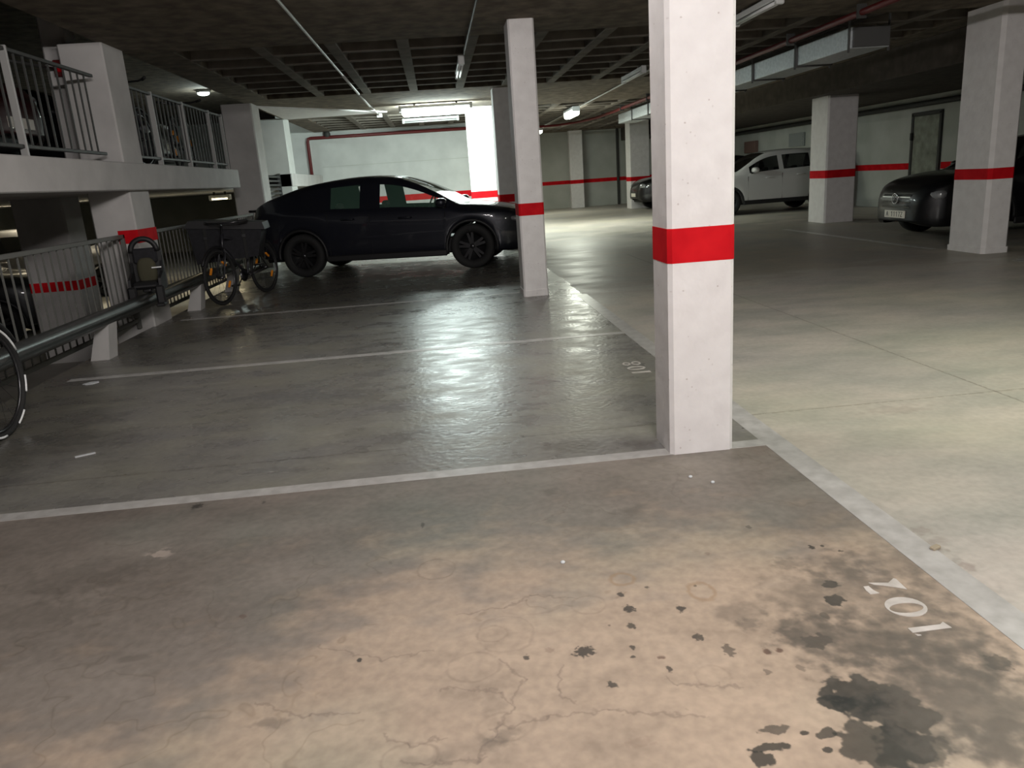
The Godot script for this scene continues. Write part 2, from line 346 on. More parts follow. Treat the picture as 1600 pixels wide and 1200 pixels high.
func floor_region(x0: float, x1: float, d0: float, d1: float, w: int, h: int, holes: Array, parent: Node) -> void:
	# colour, roughness and fine relief of a piece of the floor; the pattern depends on the place only, so the pieces join without a seam
	var col := PackedFloat32Array()
	col.resize(w * h * 3)
	var rgh := PackedByteArray()
	rgh.resize(w * h)
	var hgt := PackedByteArray()
	hgt.resize(w * h)
	var sx := (x1 - x0) / w
	var sd := (d1 - d0) / h
	var i := 0
	for j in h:
		var d := d1 - (j + 0.5) * sd
		for k in w:
			var x := x0 + (k + 0.5) * sx
			var a := n_big.get_noise_2d(x, d)
			var s := n_streak.get_noise_2d(x * 1.0, d * 2.1)
			var f := n_fine.get_noise_2d(x, d)
			var md := n_mid.get_noise_2d(x * 0.8, d * 1.3)
			var r := 0.0
			var g := 0.0
			var b := 0.0
			var ro := 0.0
			if x > 1.52 + 0.03 * a:
				var v := 1.0 + 0.18 * a + 0.16 * s + 0.11 * f + 0.10 * md
				r = (0.45 + 0.03 * s) * v; g = 0.42 * v; b = (0.37 - 0.03 * a) * v
				var dimness := smoothstep(8.1, 9.0, d + 1.1 * s + 0.4 * a) * (1.0 - smoothstep(15.5, 17.0, d + 1.6 * s))     # dim stretch of the lane, its shade painted into the colour
				r *= 1.0 - 0.28 * dimness; g *= 1.0 - 0.29 * dimness; b *= 1.0 - 0.30 * dimness
				ro = 0.46 + 0.12 * s
			elif d < 3.3:
				var t := smoothstep(2.62, 1.62, d + 0.8 * a + 0.35 * s + 0.55 * md + maxf(0.0, -x - 0.2) * 0.15)
				var v := 1.0 + 0.14 * a + (0.26 - 0.08 * t) * s + 0.15 * f + 0.16 * md
				r = lerpf(0.205, 0.455, t) * v; g = lerpf(0.178, 0.355, t) * v; b = lerpf(0.155, 0.272, t) * v
				var green := clampf(0.9 * n_big.get_noise_2d(x * 1.7 + 40.0, d * 1.7), 0.0, 1.0)
				r *= 1.0 - 0.18 * green
				ro = 0.58 + 0.12 * s
			else:
				var v := 1.0 + 0.20 * a + 0.20 * s + 0.14 * f + 0.11 * md
				r = 0.21 * v; g = 0.203 * v; b = (0.184 - 0.02 * s) * v
				var dimness := smoothstep(8.7, 9.3, d + 0.6 * s) * (1.0 - smoothstep(13.0, 13.6, d + 0.5 * s))  # shade on the floor round the dark car, put into the colour
				dimness = maxf(dimness, smoothstep(-1.9, -2.7, x + 0.7 * a + 0.5 * s))       # painted shade along the barrier
				r *= 1.0 - 0.32 * dimness; g *= 1.0 - 0.33 * dimness; b *= 1.0 - 0.35 * dimness
				var lamplit := smoothstep(13.2, 13.8, d + 0.4 * s)  # lamplight on the floor behind the car, painted as a lighter tone
				r *= 1.0 + 0.45 * lamplit; g *= 1.0 + 0.45 * lamplit; b *= 1.0 + 0.45 * lamplit
				ro = 0.31 + 0.10 * s + 0.12 * md + 0.06 * a
			# thin dirt-filled saw cuts between the casting bays
			if absf(x - 2.93 - 0.004 * f) < maxf(0.005, sx * 0.6) and d > 3.0 and d < 12.0: r *= 0.62; g *= 0.60; b *= 0.58
			if absf(d - 3.72 - 0.004 * f) < maxf(0.005, sd * 0.6): r *= 0.70; g *= 0.68; b *= 0.65
			if x < 1.44 and d < 3.3:          # hairline crazing of the worn surface
				var cr := absf(n_crack.get_noise_2d(x, d))
				if cr < 0.022 and a + 0.6 * s > -0.12:
					var dk := 1.0 - 0.17 * (1.0 - cr / 0.022)
					r *= dk; g *= dk * 0.99; b *= dk * 0.97
			col[i * 3] = r; col[i * 3 + 1] = g; col[i * 3 + 2] = b
			rgh[i] = int(clampf(ro, 0.12, 0.95) * 255.0)
			hgt[i] = int(clampf(0.5 + 0.36 * f + 0.12 * md, 0.0, 1.0) * 255.0)
			i += 1
	for q in STAINS:
		var big: float = 1.0 if q[5] == 4 or q[5] == 5 else 1.7
		var ka := maxi(0, int((q[0] - q[2] * big - x0) / sx) - 1)
		var kb := mini(w - 1, int((q[0] + q[2] * big - x0) / sx) + 1)
		var ja := maxi(0, int((d1 - q[1] - q[3] * big) / sd) - 1)
		var jb := mini(h - 1, int((d1 - q[1] + q[3] * big) / sd) + 1)
		if q[5] == 4 or q[5] == 5:
			ka = maxi(0, ka - int(0.03 / sx)); kb = mini(w - 1, kb + int(0.03 / sx))
			ja = maxi(0, ja - int(0.03 / sd)); jb = mini(h - 1, jb + int(0.03 / sd))
		for j in range(ja, jb + 1):
			var d := d1 - (j + 0.5) * sd
			for k in range(ka, kb + 1):
				var x := x0 + (k + 0.5) * sx
				var ux: float = (x - q[0]) / q[2]
				var ud: float = (d - q[1]) / q[3]
				var rad := sqrt(ux * ux + ud * ud)
				var wk := 4.0 if int(q[5]) == 2 or int(q[5]) == 3 else (2.0 if q[2] < 0.05 else 1.0)
				var wn := n_warp.get_noise_2d(x * wk, d * wk)
				var m := 0.0
				var tr := 0.0
				var tg := 0.0
				var tb := 0.0
				match int(q[5]):
					0: m = (1.0 - smoothstep(0.45, 1.45, rad + 0.8 * wn)) ; tr = 0.10; tg = 0.086; tb = 0.072
					1: m = (1.0 - smoothstep(0.82, 0.98, rad + 0.55 * wn)) ; tr = 0.016; tg = 0.018; tb = 0.017
					2: m = (1.0 - smoothstep(0.7, 1.05, rad + 0.7 * wn)) ; tr = 0.028; tg = 0.026; tb = 0.024
					3: m = (1.0 - smoothstep(0.6, 1.05, rad + 0.5 * wn)) ; tr = 0.10; tg = 0.048; tb = 0.034
					4: m = (1.0 - smoothstep(0.0, 0.007, absf(rad - 1.0 - 0.12 * wn) * minf(q[2], q[3]))) * (0.6 + 0.8 * wn) ; tr = 0.16; tg = 0.12; tb = 0.09
					5: m = (1.0 - smoothstep(0.0, 0.012, absf(rad - 1.0 - 0.15 * wn) * minf(q[2], q[3]))) ; tr = 0.30; tg = 0.19; tb = 0.10
					6: m = smoothstep(0.05, 0.3, wn) * (1.0 - smoothstep(0.5, 1.2, rad)) ; tr = 0.55; tg = 0.46; tb = 0.40
					7: m = (1.0 - smoothstep(0.4, 1.15, rad + 0.9 * wn)) ; tr = 0.20; tg = 0.14; tb = 0.12
				m = clampf(m * q[4], 0.0, 1.0)
				if m > 0.003:
					var o := (j * w + k) * 3
					col[o] = lerpf(col[o], tr, m); col[o + 1] = lerpf(col[o + 1], tg, m); col[o + 2] = lerpf(col[o + 2], tb, m)
	for line in CRACKS:                      # meandering dirt-filled cracks: [x, depth] points
		for e in line.size() - 1:
			var pa := Vector2(line[e][0], line[e][1])
			var pb := Vector2(line[e + 1][0], line[e + 1][1])
			var ka := maxi(0, int((minf(pa.x, pb.x) - 0.05 - x0) / sx))
			var kb := mini(w - 1, int((maxf(pa.x, pb.x) + 0.05 - x0) / sx))
			var ja := maxi(0, int((d1 - maxf(pa.y, pb.y) - 0.05) / sd))
			var jb := mini(h - 1, int((d1 - minf(pa.y, pb.y) + 0.05) / sd))
			for j in range(ja, jb + 1):
				for k in range(ka, kb + 1):
					var p := Vector2(x0 + (k + 0.5) * sx, d1 - (j + 0.5) * sd)
					var wob := n_warp.get_noise_2d(p.x * 1.5, p.y * 1.5)
					var q := p + Vector2(0.02 * wob, 0.02 * n_warp.get_noise_2d(p.x * 1.5 + 9.0, p.y * 1.5))
					var dist := q.distance_to(Geometry2D.get_closest_point_to_segment(q, pa, pb))
					var m := (1.0 - smoothstep(0.001, 0.006 + 0.006 * maxf(0.0, wob), dist)) * 0.34
					if m > 0.003:
						var o := (j * w + k) * 3
						col[o] = lerpf(col[o], 0.12, m); col[o + 1] = lerpf(col[o + 1], 0.09, m); col[o + 2] = lerpf(col[o + 2], 0.075, m)
	var bytes := PackedByteArray()
	bytes.resize(w * h * 3)
	for o in w * h * 3:
		bytes[o] = lut[int(clampf(col[o], 0.0, 1.0) * 2047.0)]
	var m := StandardMaterial3D.new()
	m.albedo_texture = ImageTexture.create_from_image(Image.create_from_data(w, h, false, Image.FORMAT_RGB8, bytes))
	m.roughness = 1.0
	m.roughness_texture = ImageTexture.create_from_image(Image.create_from_data(w, h, false, Image.FORMAT_L8, rgh))
	m.roughness_texture_channel = BaseMaterial3D.TEXTURE_CHANNEL_RED
	m.heightmap_enabled = true
	m.heightmap_texture = ImageTexture.create_from_image(Image.create_from_data(w, h, false, Image.FORMAT_L8, hgt))
	m.heightmap_scale = 0.17
	m.texture_repeat = false
	m.metallic_specular = 0.5
	for r in holes:       # the rectangles of floor that wear this piece of texture: [x0, x1, d0, d1]
		var verts := PackedVector3Array()
		var uvs := PackedVector2Array()
		var nrm := PackedVector3Array()
		var idx := PackedInt32Array()
		var cs := [[r[0], r[2]], [r[1], r[2]], [r[1], r[3]], [r[0], r[3]]]
		for c in cs:
			verts.append(P(c[0], 0.0, c[1])); nrm.append(Vector3.UP)
			uvs.append(Vector2((c[0] - x0) / (x1 - x0), (d1 - c[1]) / (d1 - d0)))
		idx.append_array([0, 2, 1, 0, 3, 2])
		var base := 4
		for c in cs:                                   # underside and edges: the slab is 0.25 m thick
			verts.append(P(c[0], -0.25, c[1])); nrm.append(Vector3.DOWN)
			uvs.append(Vector2((c[0] - x0) / (x1 - x0), (d1 - c[1]) / (d1 - d0)))
		idx.append_array([base, base + 1, base + 2, base, base + 2, base + 3])
		for e in 4:
			var f := (e + 1) % 4
			idx.append_array([e, f, base + f, e, base + f, base + e])
		var arr := []
		arr.resize(Mesh.ARRAY_MAX)
		arr[Mesh.ARRAY_VERTEX] = verts
		arr[Mesh.ARRAY_NORMAL] = nrm
		arr[Mesh.ARRAY_TEX_UV] = uvs
		arr[Mesh.ARRAY_INDEX] = idx
		var am := ArrayMesh.new()
		am.add_surface_from_arrays(Mesh.PRIMITIVE_TRIANGLES, arr)
		var mi := MeshInstance3D.new()
		mi.mesh = am
		put("slab", mi, m, parent)

func strip(called: String, x0: float, x1: float, d0: float, d1: float, parent: Node, m: Material) -> void:
	box_part(called, P(x0, 0.0, d0), P(x1, 0.0015, d1), m, parent)

func build_floor() -> void:
	lut.resize(2048)
	for i in 2048:
		lut[i] = int(Color(i / 2047.0, 0, 0).linear_to_srgb().r * 255.0 + 0.5)
	n_big = fnoise(21, 0.45, 3)
	n_streak = fnoise(22, 0.9, 5)
	n_fine = fnoise(23, 22.0, 3)
	n_warp = fnoise(24, 13.0, 4)
	n_crack = fnoise(25, 1.7, 4)
	n_mid = fnoise(26, 5.0, 4)
	var fl := setting("floor")
	floor_region(-2.0, 2.4, 0.9, 2.9, 1690, 768, [[-2.0, 2.4, 0.9, 2.9]], fl)
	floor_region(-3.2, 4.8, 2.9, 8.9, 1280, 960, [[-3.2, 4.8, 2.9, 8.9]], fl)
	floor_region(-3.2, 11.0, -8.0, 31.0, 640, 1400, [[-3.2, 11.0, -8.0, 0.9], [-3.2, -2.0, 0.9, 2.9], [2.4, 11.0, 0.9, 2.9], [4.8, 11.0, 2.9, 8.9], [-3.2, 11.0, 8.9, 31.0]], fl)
	# paint on the floor
	strip("painted_line", 1.44, 1.56, -6.0, 8.3, fl, M.line_paint)
	strip("painted_line", -3.0, 1.44, 3.265, 3.35, fl, M.line_paint)
	strip("painted_line", -3.0, 1.44, 6.045, 6.125, fl, M.line_paint)
	strip("painted_line", -3.0, 0.86, 8.78, 8.85, fl, M.line_paint)
	strip("painted_line", -3.0, 1.44, 0.5, 0.585, fl, M.line_paint)
	strip("painted_line", 6.50, 6.60, 9.7, 14.2, fl, M.line_paint)
	strip("painted_line", 6.50, 6.60, -3.0, 8.2, fl, M.line_paint)
	strip("painted_line", 6.60, 10.4, 8.2, 8.28, fl, M.line_paint)
	number_107(fl)
	number_108(fl)

func flat_shape(st: SurfaceTool, pts: Array) -> void:      # outline in (x, depth), 1.5 mm of paint
	var poly := PackedVector2Array()
	for p in pts: poly.append(Vector2(p[0], p[1]))
	prism(st, poly, Transform3D(Basis(Vector3(1, 0, 0), Vector3(0, 0, -1), Vector3(0, 1, 0)), Vector3.ZERO), 0.0015)

func flat_ring(st: SurfaceTool, outer: Array, inner: Array) -> void:
	var n := outer.size()
	for i in n:
		var k := (i + 1) % n
		flat_shape(st, [outer[i], outer[k], inner[k], inner[i]])

func oval(cx: float, cd: float, rx: float, rd: float, n := 20) -> Array:
	var o := []
	for i in n:
		var a := TAU * i / n
		o.append([cx + rx * cos(a), cd + rd * sin(a)])
	return o

func number_107(fl: Node) -> void:       # stencilled, read from the lane; tops of the digits point into the bay
	var st := new_st()
	flat_shape(st, [[1.2095, 1.7771], [1.3061, 1.7767], [1.3206, 1.7868], [1.3266, 1.7565], [1.2104, 1.7548]])
	flat_shape(st, [[1.2119, 1.7482], [1.225, 1.7425], [1.2265, 1.7391], [1.2149, 1.7383]])
	obj("painted_digit", st, M.digit_paint, fl)
	st = new_st()
	flat_ring(st, oval(1.2675, 1.878, 0.0585, 0.052, 26), oval(1.2655, 1.872, 0.050, 0.026, 26))
	obj("painted_digit", st, M.digit_paint, fl)
	st = new_st()
	flat_shape(st, [[1.2361, 2.0243], [1.2937, 2.0118], [1.3235, 2.0332], [1.3288, 2.028], [1.3259, 1.966], [1.3012, 1.9828], [1.2706, 2.0011], [1.2468, 2.0102]])
	flat_shape(st, [[1.2049, 1.9844], [1.2093, 2.0066], [1.2261, 2.0068], [1.2271, 1.9834], [1.2355, 1.9626], [1.2061, 1.9614]])
	obj("painted_digit", st, M.digit_paint, fl)

func number_108(fl: Node) -> void:
	var st := new_st()
	flat_shape(st, [[1.18, 4.765], [1.29, 4.765], [1.305, 4.75], [1.305, 4.815], [1.29, 4.80], [1.18, 4.80]])
	obj("painted_digit", st, M.digit_paint, fl)
	st = new_st()
	flat_ring(st, oval(1.240, 4.900, 0.062, 0.052, 22), oval(1.240, 4.900, 0.048, 0.024, 22))
	obj("painted_digit", st, M.digit_paint, fl)
	st = new_st()
	flat_ring(st, oval(1.272, 5.035, 0.032, 0.052, 20), oval(1.272, 5.035, 0.019, 0.030, 20))
	flat_ring(st, oval(1.205, 5.035, 0.028, 0.045, 20), oval(1.205, 5.035, 0.016, 0.025, 20))
	obj("painted_digit", st, M.digit_paint, fl)

# ---------------------------------------------------------------- structure
var fence_column: Node3D
func column(label: String, x0: float, x1: float, d0: float, d1: float, y0: float, y1: float, b0: float, b1: float, ch := 0.02, flare := 0.0, paint: Material = null) -> Node3D:
	var t := thing("concrete_column", label, "column", P((x0 + x1) / 2, y0, (d0 + d1) / 2), 0.0, "white columns with a red band")
	var hx := (x1 - x0) / 2
	var hz := (d1 - d0) / 2
	var outline := func(g: float) -> PackedVector2Array:
		var ax := hx + g
		var az := hz + g
		return PackedVector2Array([Vector2(-ax, -az + ch), Vector2(-ax + ch, -az), Vector2(ax - ch, -az), Vector2(ax, -az + ch), Vector2(ax, az - ch), Vector2(ax - ch, az), Vector2(-ax + ch, az), Vector2(-ax, az - ch)])
	var up := Basis(Vector3(1, 0, 0), Vector3(0, 0, -1), Vector3(0, 1, 0))
	var st := new_st()
	prism(st, outline.call(0.0), Transform3D(up, Vector3.ZERO), y1 - y0)
	obj("shaft", st, paint if paint else M.white, t)
	if b1 > b0:
		st = new_st()
		prism(st, outline.call(0.0015), Transform3D(up, Vector3(0, b0 - y0, 0)), b1 - b0)
		obj("red_band", st, M.red, t)
	if flare > 0.0:
		st = new_st()
		prism(st, outline.call(flare), Transform3D(up, Vector3.ZERO), 0.07)
		obj("footing", st, M.white, t)
	return t

func build_columns() -> void:
	column("nearest white column with a wide red band, beside the painted number 108", 0.98, 1.28, 3.26, 3.52, 0, HC, 0.89, 1.04, 0.018)
	column("white column with red band in front of the dark car's bonnet", 0.88, 1.155, 8.45, 8.85, 0, HC, 0.89, 1.02, 0.018, 0.006)
	column("shaded column with red band just behind the dark car's nose", 1.16, 1.50, 14.45, 14.85, 0, HC, 0.87, 1.01)
	column("brilliantly lit column under the long bright ceiling lamp", 0.80, 1.40, 17.8, 18.1, 0, HC, 0.90, 1.05)
	column("white column with red band between the black cars on the right", 6.63, 6.97, 8.87, 9.55, 0, HC, 0.89, 1.02, 0.04, 0.012)
	column("white column with red band beside the white crossover's tail", 7.66, 8.28, 14.85, 15.55, 0, 2.41, 0.87, 1.02, 0.03)
	column("far white column against the back wall with red band", 5.20, 5.72, 30.0, 30.3, 0, HC, 0.91, 1.05)
	column("slim far column beside the small black car under the duct end", 6.62, 7.30, 26.3, 26.9, 0, HC, 0.91, 1.05)
	fence_column = column("tall grey column at the metal fence behind the child seat", -3.60, -3.17, 8.5, 9.05, -0.6, HC, 0, 0, 0.015, 0.0, M.slab_edge)
	column("grey column behind the dark car's tail at the deck end", -3.62, -3.09, 14.5, 15.1, -0.6, HC, 0, 0, 0.02, 0.0, M.slab_edge)
	column("pale column under the white haunch left of the back wall", -3.75, -3.13, 17.7, 18.3, -0.6, HC, 0, 0, 0.02, 0.0, M.wall)
	column("dim lower-deck column with red band seen through the fence", -5.15, -4.55, 10.0, 10.5, -0.6, 1.44, 0.31, 0.43, 0.02, 0.0, M.slab_edge)

func wall_box(called: String, lo: Vector3, hi: Vector3, m: Material) -> Node3D:
	var s := setting(called)
	box_part("face", lo, hi, m, s)
	return s

func build_shell() -> void:
	# walls of the hall
	var w := wall_box("wall_back", P(-4.2, -0.6, 22.5), P(2.1, 4.2, 22.75), M.wall)
	box_part("red_stripe", P(-3.1, 0.87, 22.495), P(2.1, 1.04, 22.52), M.red, w)
	box_part("ledge", P(-3.1, 1.93, 22.49), P(2.1, 1.945, 22.52), M.wall_side, w)
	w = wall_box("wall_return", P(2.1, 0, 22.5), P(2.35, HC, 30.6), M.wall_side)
	box_part("red_stripe", P(2.33, 0.91, 22.5), P(2.355, 1.05, 30.6), M.red, w)
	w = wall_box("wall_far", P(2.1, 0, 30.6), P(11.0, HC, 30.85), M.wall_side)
	box_part("red_stripe", P(2.35, 0.91, 30.595), P(10.8, 1.05, 30.62), M.red, w)
	box_part("downpipe", P(7.15, 0.0, 30.5), P(7.24, HC, 30.6), M.bar_dark, w, 0.02)
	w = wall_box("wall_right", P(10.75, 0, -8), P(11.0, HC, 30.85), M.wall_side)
	box_part("red_stripe", P(10.745, 0.87, -8), P(10.77, 1.01, 15.9), M.red, w)
	box_part("red_stripe", P(10.745, 0.87, 17.0), P(10.77, 1.01, 30.6), M.red, w)
	wall_box("wall_behind", P(-14, -0.6, -8.25), P(11.0, 4.2, -8.0), M.wall_side)
	wall_box("wall_left", P(-14.25, -0.6, -8), P(-14.0, 4.2, 31), M.wall_side)
	wall_box("wall_left_end", P(-14, -0.6, 30.8), P(-3.9, 4.2, 31.0), M.wall_side)
	var s := setting("floor_lower_deck")
	box_part("slab", P(-14, -0.85, -8), P(-3.2, -0.6, 31), M.deck, s)
	s = setting("floor_upper_deck")
	box_part("slab", P(-14, 1.44, -8), P(-3.12, 1.72, 13.0), M.slab_edge, s, 0.01)
	box_part("pilaster", P(-3.84, 1.72, 8.72), P(-3.605, 4.0, 9.0), M.slab_edge, s, 0.02)
	box_part("slab", P(-14, 1.44, 13.0), P(-3.9, 1.72, 31), M.slab_edge, s, 0.01)
	box_part("slab", P(-3.9, 1.44, 17.7), P(-3.12, 1.72, 22.4), M.slab_edge, s, 0.01)
	s = setting("ceiling_upper_deck")
	box_part("slab", P(-14, 4.0, -8), P(-3.2, 4.25, 31), M.ceiling, s)
	# the soffit of the hall, with coffers
	s = setting("ceiling")
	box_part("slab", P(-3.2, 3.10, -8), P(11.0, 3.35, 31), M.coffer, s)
	box_part("soffit", P(-3.2, HC, -8), P(11.0, 3.10, 9.25), M.ceiling, s)
	box_part("soffit", P(-3.2, HC, 14.15), P(11.0, 3.10, 18.3), M.ceiling, s)
	box_part("soffit", P(-3.2, HC, 29.5), P(11.0, 3.10, 31), M.ceiling, s)
	box_part("soffit", P(6.9, HC, 9.25), P(11.0, 3.10, 14.15), M.ceiling, s)
	box_part("soffit", P(6.9, HC, 18.3), P(11.0, 3.10, 29.5), M.ceiling, s)
	box_part("soffit", P(-3.2, HC, 9.25), P(-2.72, 3.10, 14.15), M.ceiling, s)
	box_part("soffit", P(-3.2, HC, 18.3), P(-2.72, 3.10, 29.5), M.ceiling, s)
	for zone in [[9.25, 14.15], [18.3, 29.5]]:
		var x := -1.83
		while x < 6.9:
			box_part("rib", P(x - 0.07, HC, zone[0]), P(x + 0.07, 3.10, zone[1]), M.rib, s, 0.008)
			x += 0.80
		var d: float = zone[0] + 0.7
		while d < zone[1] - 0.2:
			box_part("cross_rib", P(-2.72, HC + 0.004, d - 0.05), P(6.9, 3.10, d + 0.05), M.rib, s, 0.008)
			d += 0.70
	# lowered soffit over the right-hand bays
	s = setting("ceiling_lowered")
	box_part("slab", P(7.36, 2.41, 9.8), P(10.75, HC, 30.6), M.coffer, s, 0.01)
	# white plastered haunch near the left-hand columns
	var st := new_st()
	prism(st, PackedVector2Array([Vector2(-3.10, 15.0), Vector2(-3.10, 17.75), Vector2(-0.9, 17.55)]), Transform3D(Basis(Vector3(1, 0, 0), Vector3(0, 0, -1), Vector3(0, 1, 0)), Vector3(0, HC - 0.03, 0)), 0.03)
	var hn := obj("trim_1", st, M.white)
	hn.set_meta("kind", "structure")
	# door in the right-hand wall
	s = setting("door_1")
	box_part("leaf", P(10.72, 0.0, 16.0), P(10.78, 2.0, 16.9), M.door_paint, s, 0.01)
	for e in [[15.92, 16.0], [16.9, 16.98]]:
		box_part("frame", P(10.70, 0.0, e[0]), P(10.80, 2.06, e[1]), M.bar_dark, s, 0.01)
	box_part("frame", P(10.70, 2.0, 15.92), P(10.80, 2.08, 16.98), M.bar_dark, s, 0.01)
	box_part("closer", P(10.66, 1.5, 16.88), P(10.72, 1.66, 16.94), M.black_plastic, s, 0.01)
	# red paint on the fence-side column: only the hall side is painted
	st = new_st()
	bbox(st, P(-3.37, 0.90, 8.497), P(-3.165, 1.04, 9.055), 0.003)
	var rb := obj("red_band", st, M.red, fence_column)
	rb.position = -fence_column.position

func build_pipes() -> void:
	var st := new_st(true)
	var t := thing("sprinkler_pipe", "long red pipe under the ceiling along the duct", "pipe")
	var pts := []
	for i in 12: pts.append(P(4.72, 2.76, -4.0 + i * 2.2))
	pts.append(P(4.66, 2.76, 22.2)); pts.append(P(4.4, 2.76, 23.4)); pts.append(P(3.9, 2.76, 24.4)); pts.append(P(2.36, 2.76, 24.6))
	tube(st, pts, 0.035, 10)
	obj("run", st, M.pipe_red, t)
	for d in [4.0, 8.5, 10.2, 12.4, 14.6, 17.0, 19.4, 21.6]:
		box_part("clamp", P(4.67, 2.70, d), P(4.77, 2.845, d + 0.03), M.bar_dark, t)
	t = thing("red_wall_pipe", "red pipe across the pale back wall, dropping at its left end", "pipe")
	st = new_st(true)
	tube(st, [P(2.05, 2.72, 22.42), P(-3.30, 2.72, 22.42), P(-3.38, 2.70, 22.42), P(-3.40, 2.62, 22.42), P(-3.40, 0.05, 22.42)], 0.045, 10)
	obj("run", st, M.pipe_red, t)
	blob_part("valve", P(-2.85, 2.80, 22.42), Vector3(0.09, 0.10, 0.08), M.bar_dark, t)
	t = thing("wall_pipe", "dark horizontal pipe high along the right-hand wall", "pipe")
	st = new_st(true)
	tube(st, [P(10.62, 2.24, 10.0), P(10.62, 2.24, 30.0)], 0.06, 10)
	obj("run", st, M.bar_dark, t)
	for d in [12.0, 15.0, 18.0, 21.0, 24.0, 27.0]:
		box_part("bracket", P(10.6, 2.2, d), P(10.75, 2.28, d + 0.04), M.bar_dark, t)
	# conduits on the ceiling
	t = thing("cable_conduit", "thin pale conduit running along the dark ceiling toward the deck", "conduit")
	st = new_st(true)
	tube(st, [P(-1.14, 2.82, -2), P(-1.14, 2.82, 11.4)], 0.014, 8)
	obj("run", st, M.conduit, t)
	st = new_st(true)
	tube(st, [P(-1.14, 2.82, 11.45), P(-1.14, 2.82, 13.7)], 0.020, 8)
	obj("sleeve", st, M.conduit, t)
	st = new_st(true)
	tube(st, [P(-1.14, 2.82, 13.9), P(-1.13, 2.82, 15.8)], 0.020, 8)
	obj("sleeve", st, M.conduit, t)
	st = new_st(true)
	tube(st, [P(-1.13, 2.84, 15.9), P(-1.10, 2.84, 18.0)], 0.014, 8)
	obj("run", st, M.conduit, t)
	box_part("junction_box", P(-1.16, 2.79, 18.0), P(-1.04, HC, 18.1), M.conduit, t, 0.01)
	t = thing("cable_conduit", "thin dark conduit leading to the unlit lamp left of the tall column", "conduit")
	st = new_st(true)
	tube(st, [P(0.53, 2.84, -2), P(0.50, 2.84, 10.3)], 0.012, 8)
	obj("run", st, M.bar_dark, t)
	t = thing("cable_conduit", "thin conduit along the lane ceiling between the lamps", "conduit")
	st = new_st(true)
	tube(st, [P(3.62, 2.84, -2), P(3.62, 2.84, 26.0)], 0.014, 8)
	obj("run", st, M.conduit, t)
	# ventilation duct
	t = thing("ventilation_duct", "long galvanised metal air duct hung under the ceiling over the lane", "duct")
	var cuts := [9.25, 10.65, 12.1, 13.6, 15.1, 16.6, 18.1, 19.6, 21.1]
	for i in cuts.size() - 1:
		box_part("section", P(5.02, 2.50, cuts[i] + 0.012), P(5.50, 2.74, cuts[i + 1] - 0.012), M.zinc, t, 0.006)
		if i > 0:
			box_part("flange", P(5.0, 2.48, cuts[i] - 0.012), P(5.52, 2.76, cuts[i] + 0.012), M.zinc_strap, t)
		box_part("hanger", P(5.005, 2.46, cuts[i] + 0.03), P(5.02, HC, cuts[i] + 0.06), M.zinc_strap, t)
		box_part("hanger", P(5.50, 2.46, cuts[i] + 0.03), P(5.515, HC, cuts[i] + 0.06), M.zinc_strap, t)
	box_part("end_cap", P(5.04, 2.51, 9.235), P(5.49, 2.73, 9.262), M.zinc_strap, t, 0.005)  # dark plate added over the duct end so it stays dim
	# boxes on the right-hand wall
	t = thing("wall_cabinet", "small brown cabinet high on the right wall above the white crossover's bonnet", "cabinet", P(10.75, 1.56, 25.9))
	box_part("case", Vector3(-0.12, 0, -0.45), Vector3(0, 0.38, 0.45), M.box_brown, t, 0.01)
	box_part("door", Vector3(-0.13, 0.02, -0.43), Vector3(-0.12, 0.36, 0.43), M.box_brown, t)
	t = thing("vent_grille", "grey square panel high on the right wall above the crossover's roof", "grille", P(10.75, 1.62, 22.6))
	box_part("frame", Vector3(-0.06, 0, -0.48), Vector3(0, 0.38, 0.48), M.box_grey, t, 0.01)
	for k in 5: box_part("slat", Vector3(-0.075, 0.04 + k * 0.065, -0.44), Vector3(-0.06, 0.075 + k * 0.065, 0.44), M.box_grey, t)
	t = thing("alarm_box", "small red alarm box with a cable high beside the tall grey column", "alarm")
	box_part("case", P(-3.74, 2.60, 8.66), P(-3.60, 2.76, 8.72), M.pipe_red, t, 0.01)
	box_part("dial", P(-3.70, 2.64, 8.645), P(-3.64, 2.70, 8.66), M.red, t, 0.01)
	st = new_st(true)
	tube(st, [P(-3.74, 2.68, 8.68), P(-3.82, 2.66, 8.0), P(-3.9, 2.74, 6.0)], 0.015, 8)
	obj("cable", st, M.bar_dark, t)

func round_lamp(label: String, at: Vector3, energy: float) -> void:
	var t := thing("bulkhead_lamp", label, "lamp", at)
	var st := new_st(true)
	lathe(st, [Vector2(0.0, 0.07), Vector2(0.17, 0.07), Vector2(0.18, 0.02), Vector2(0.15, 0.0)], Transform3D(Basis(Vector3(1, 0, 0), -PI / 2), Vector3.ZERO), 24)
	obj("base", st, M.housing, t)
	var m := mat(Color(0.9, 0.9, 0.9), 0.4)
	m.emission_enabled = true
	m.emission = Color(0.93, 1.0, 0.98)
	m.emission_energy_multiplier = 14.0
	st = new_st(true)
	blob_mesh(st, Vector3(0, -0.01, 0), Vector3(0.15, 0.06, 0.15))
	obj("lamp_globe", st, m, t)
	var om := OmniLight3D.new()
	om.name = "glow"
	om.light_color = Color(0.93, 1.0, 0.98)
	om.light_energy = energy
	om.light_size = 0.12
	om.omni_range = 60.0
	om.omni_attenuation = 2.0
	om.shadow_enabled = true
	t.add_child(om)
	om.position = Vector3(0, -0.01, 0)

func blob_part(called: String, c: Vector3, r: Vector3, m: Material, parent: Node, e := 1.0) -> MeshInstance3D:
	var st := new_st(true)
	blob_mesh(st, c, r, Transform3D.IDENTITY, e)
	return obj(called, st, m, parent)

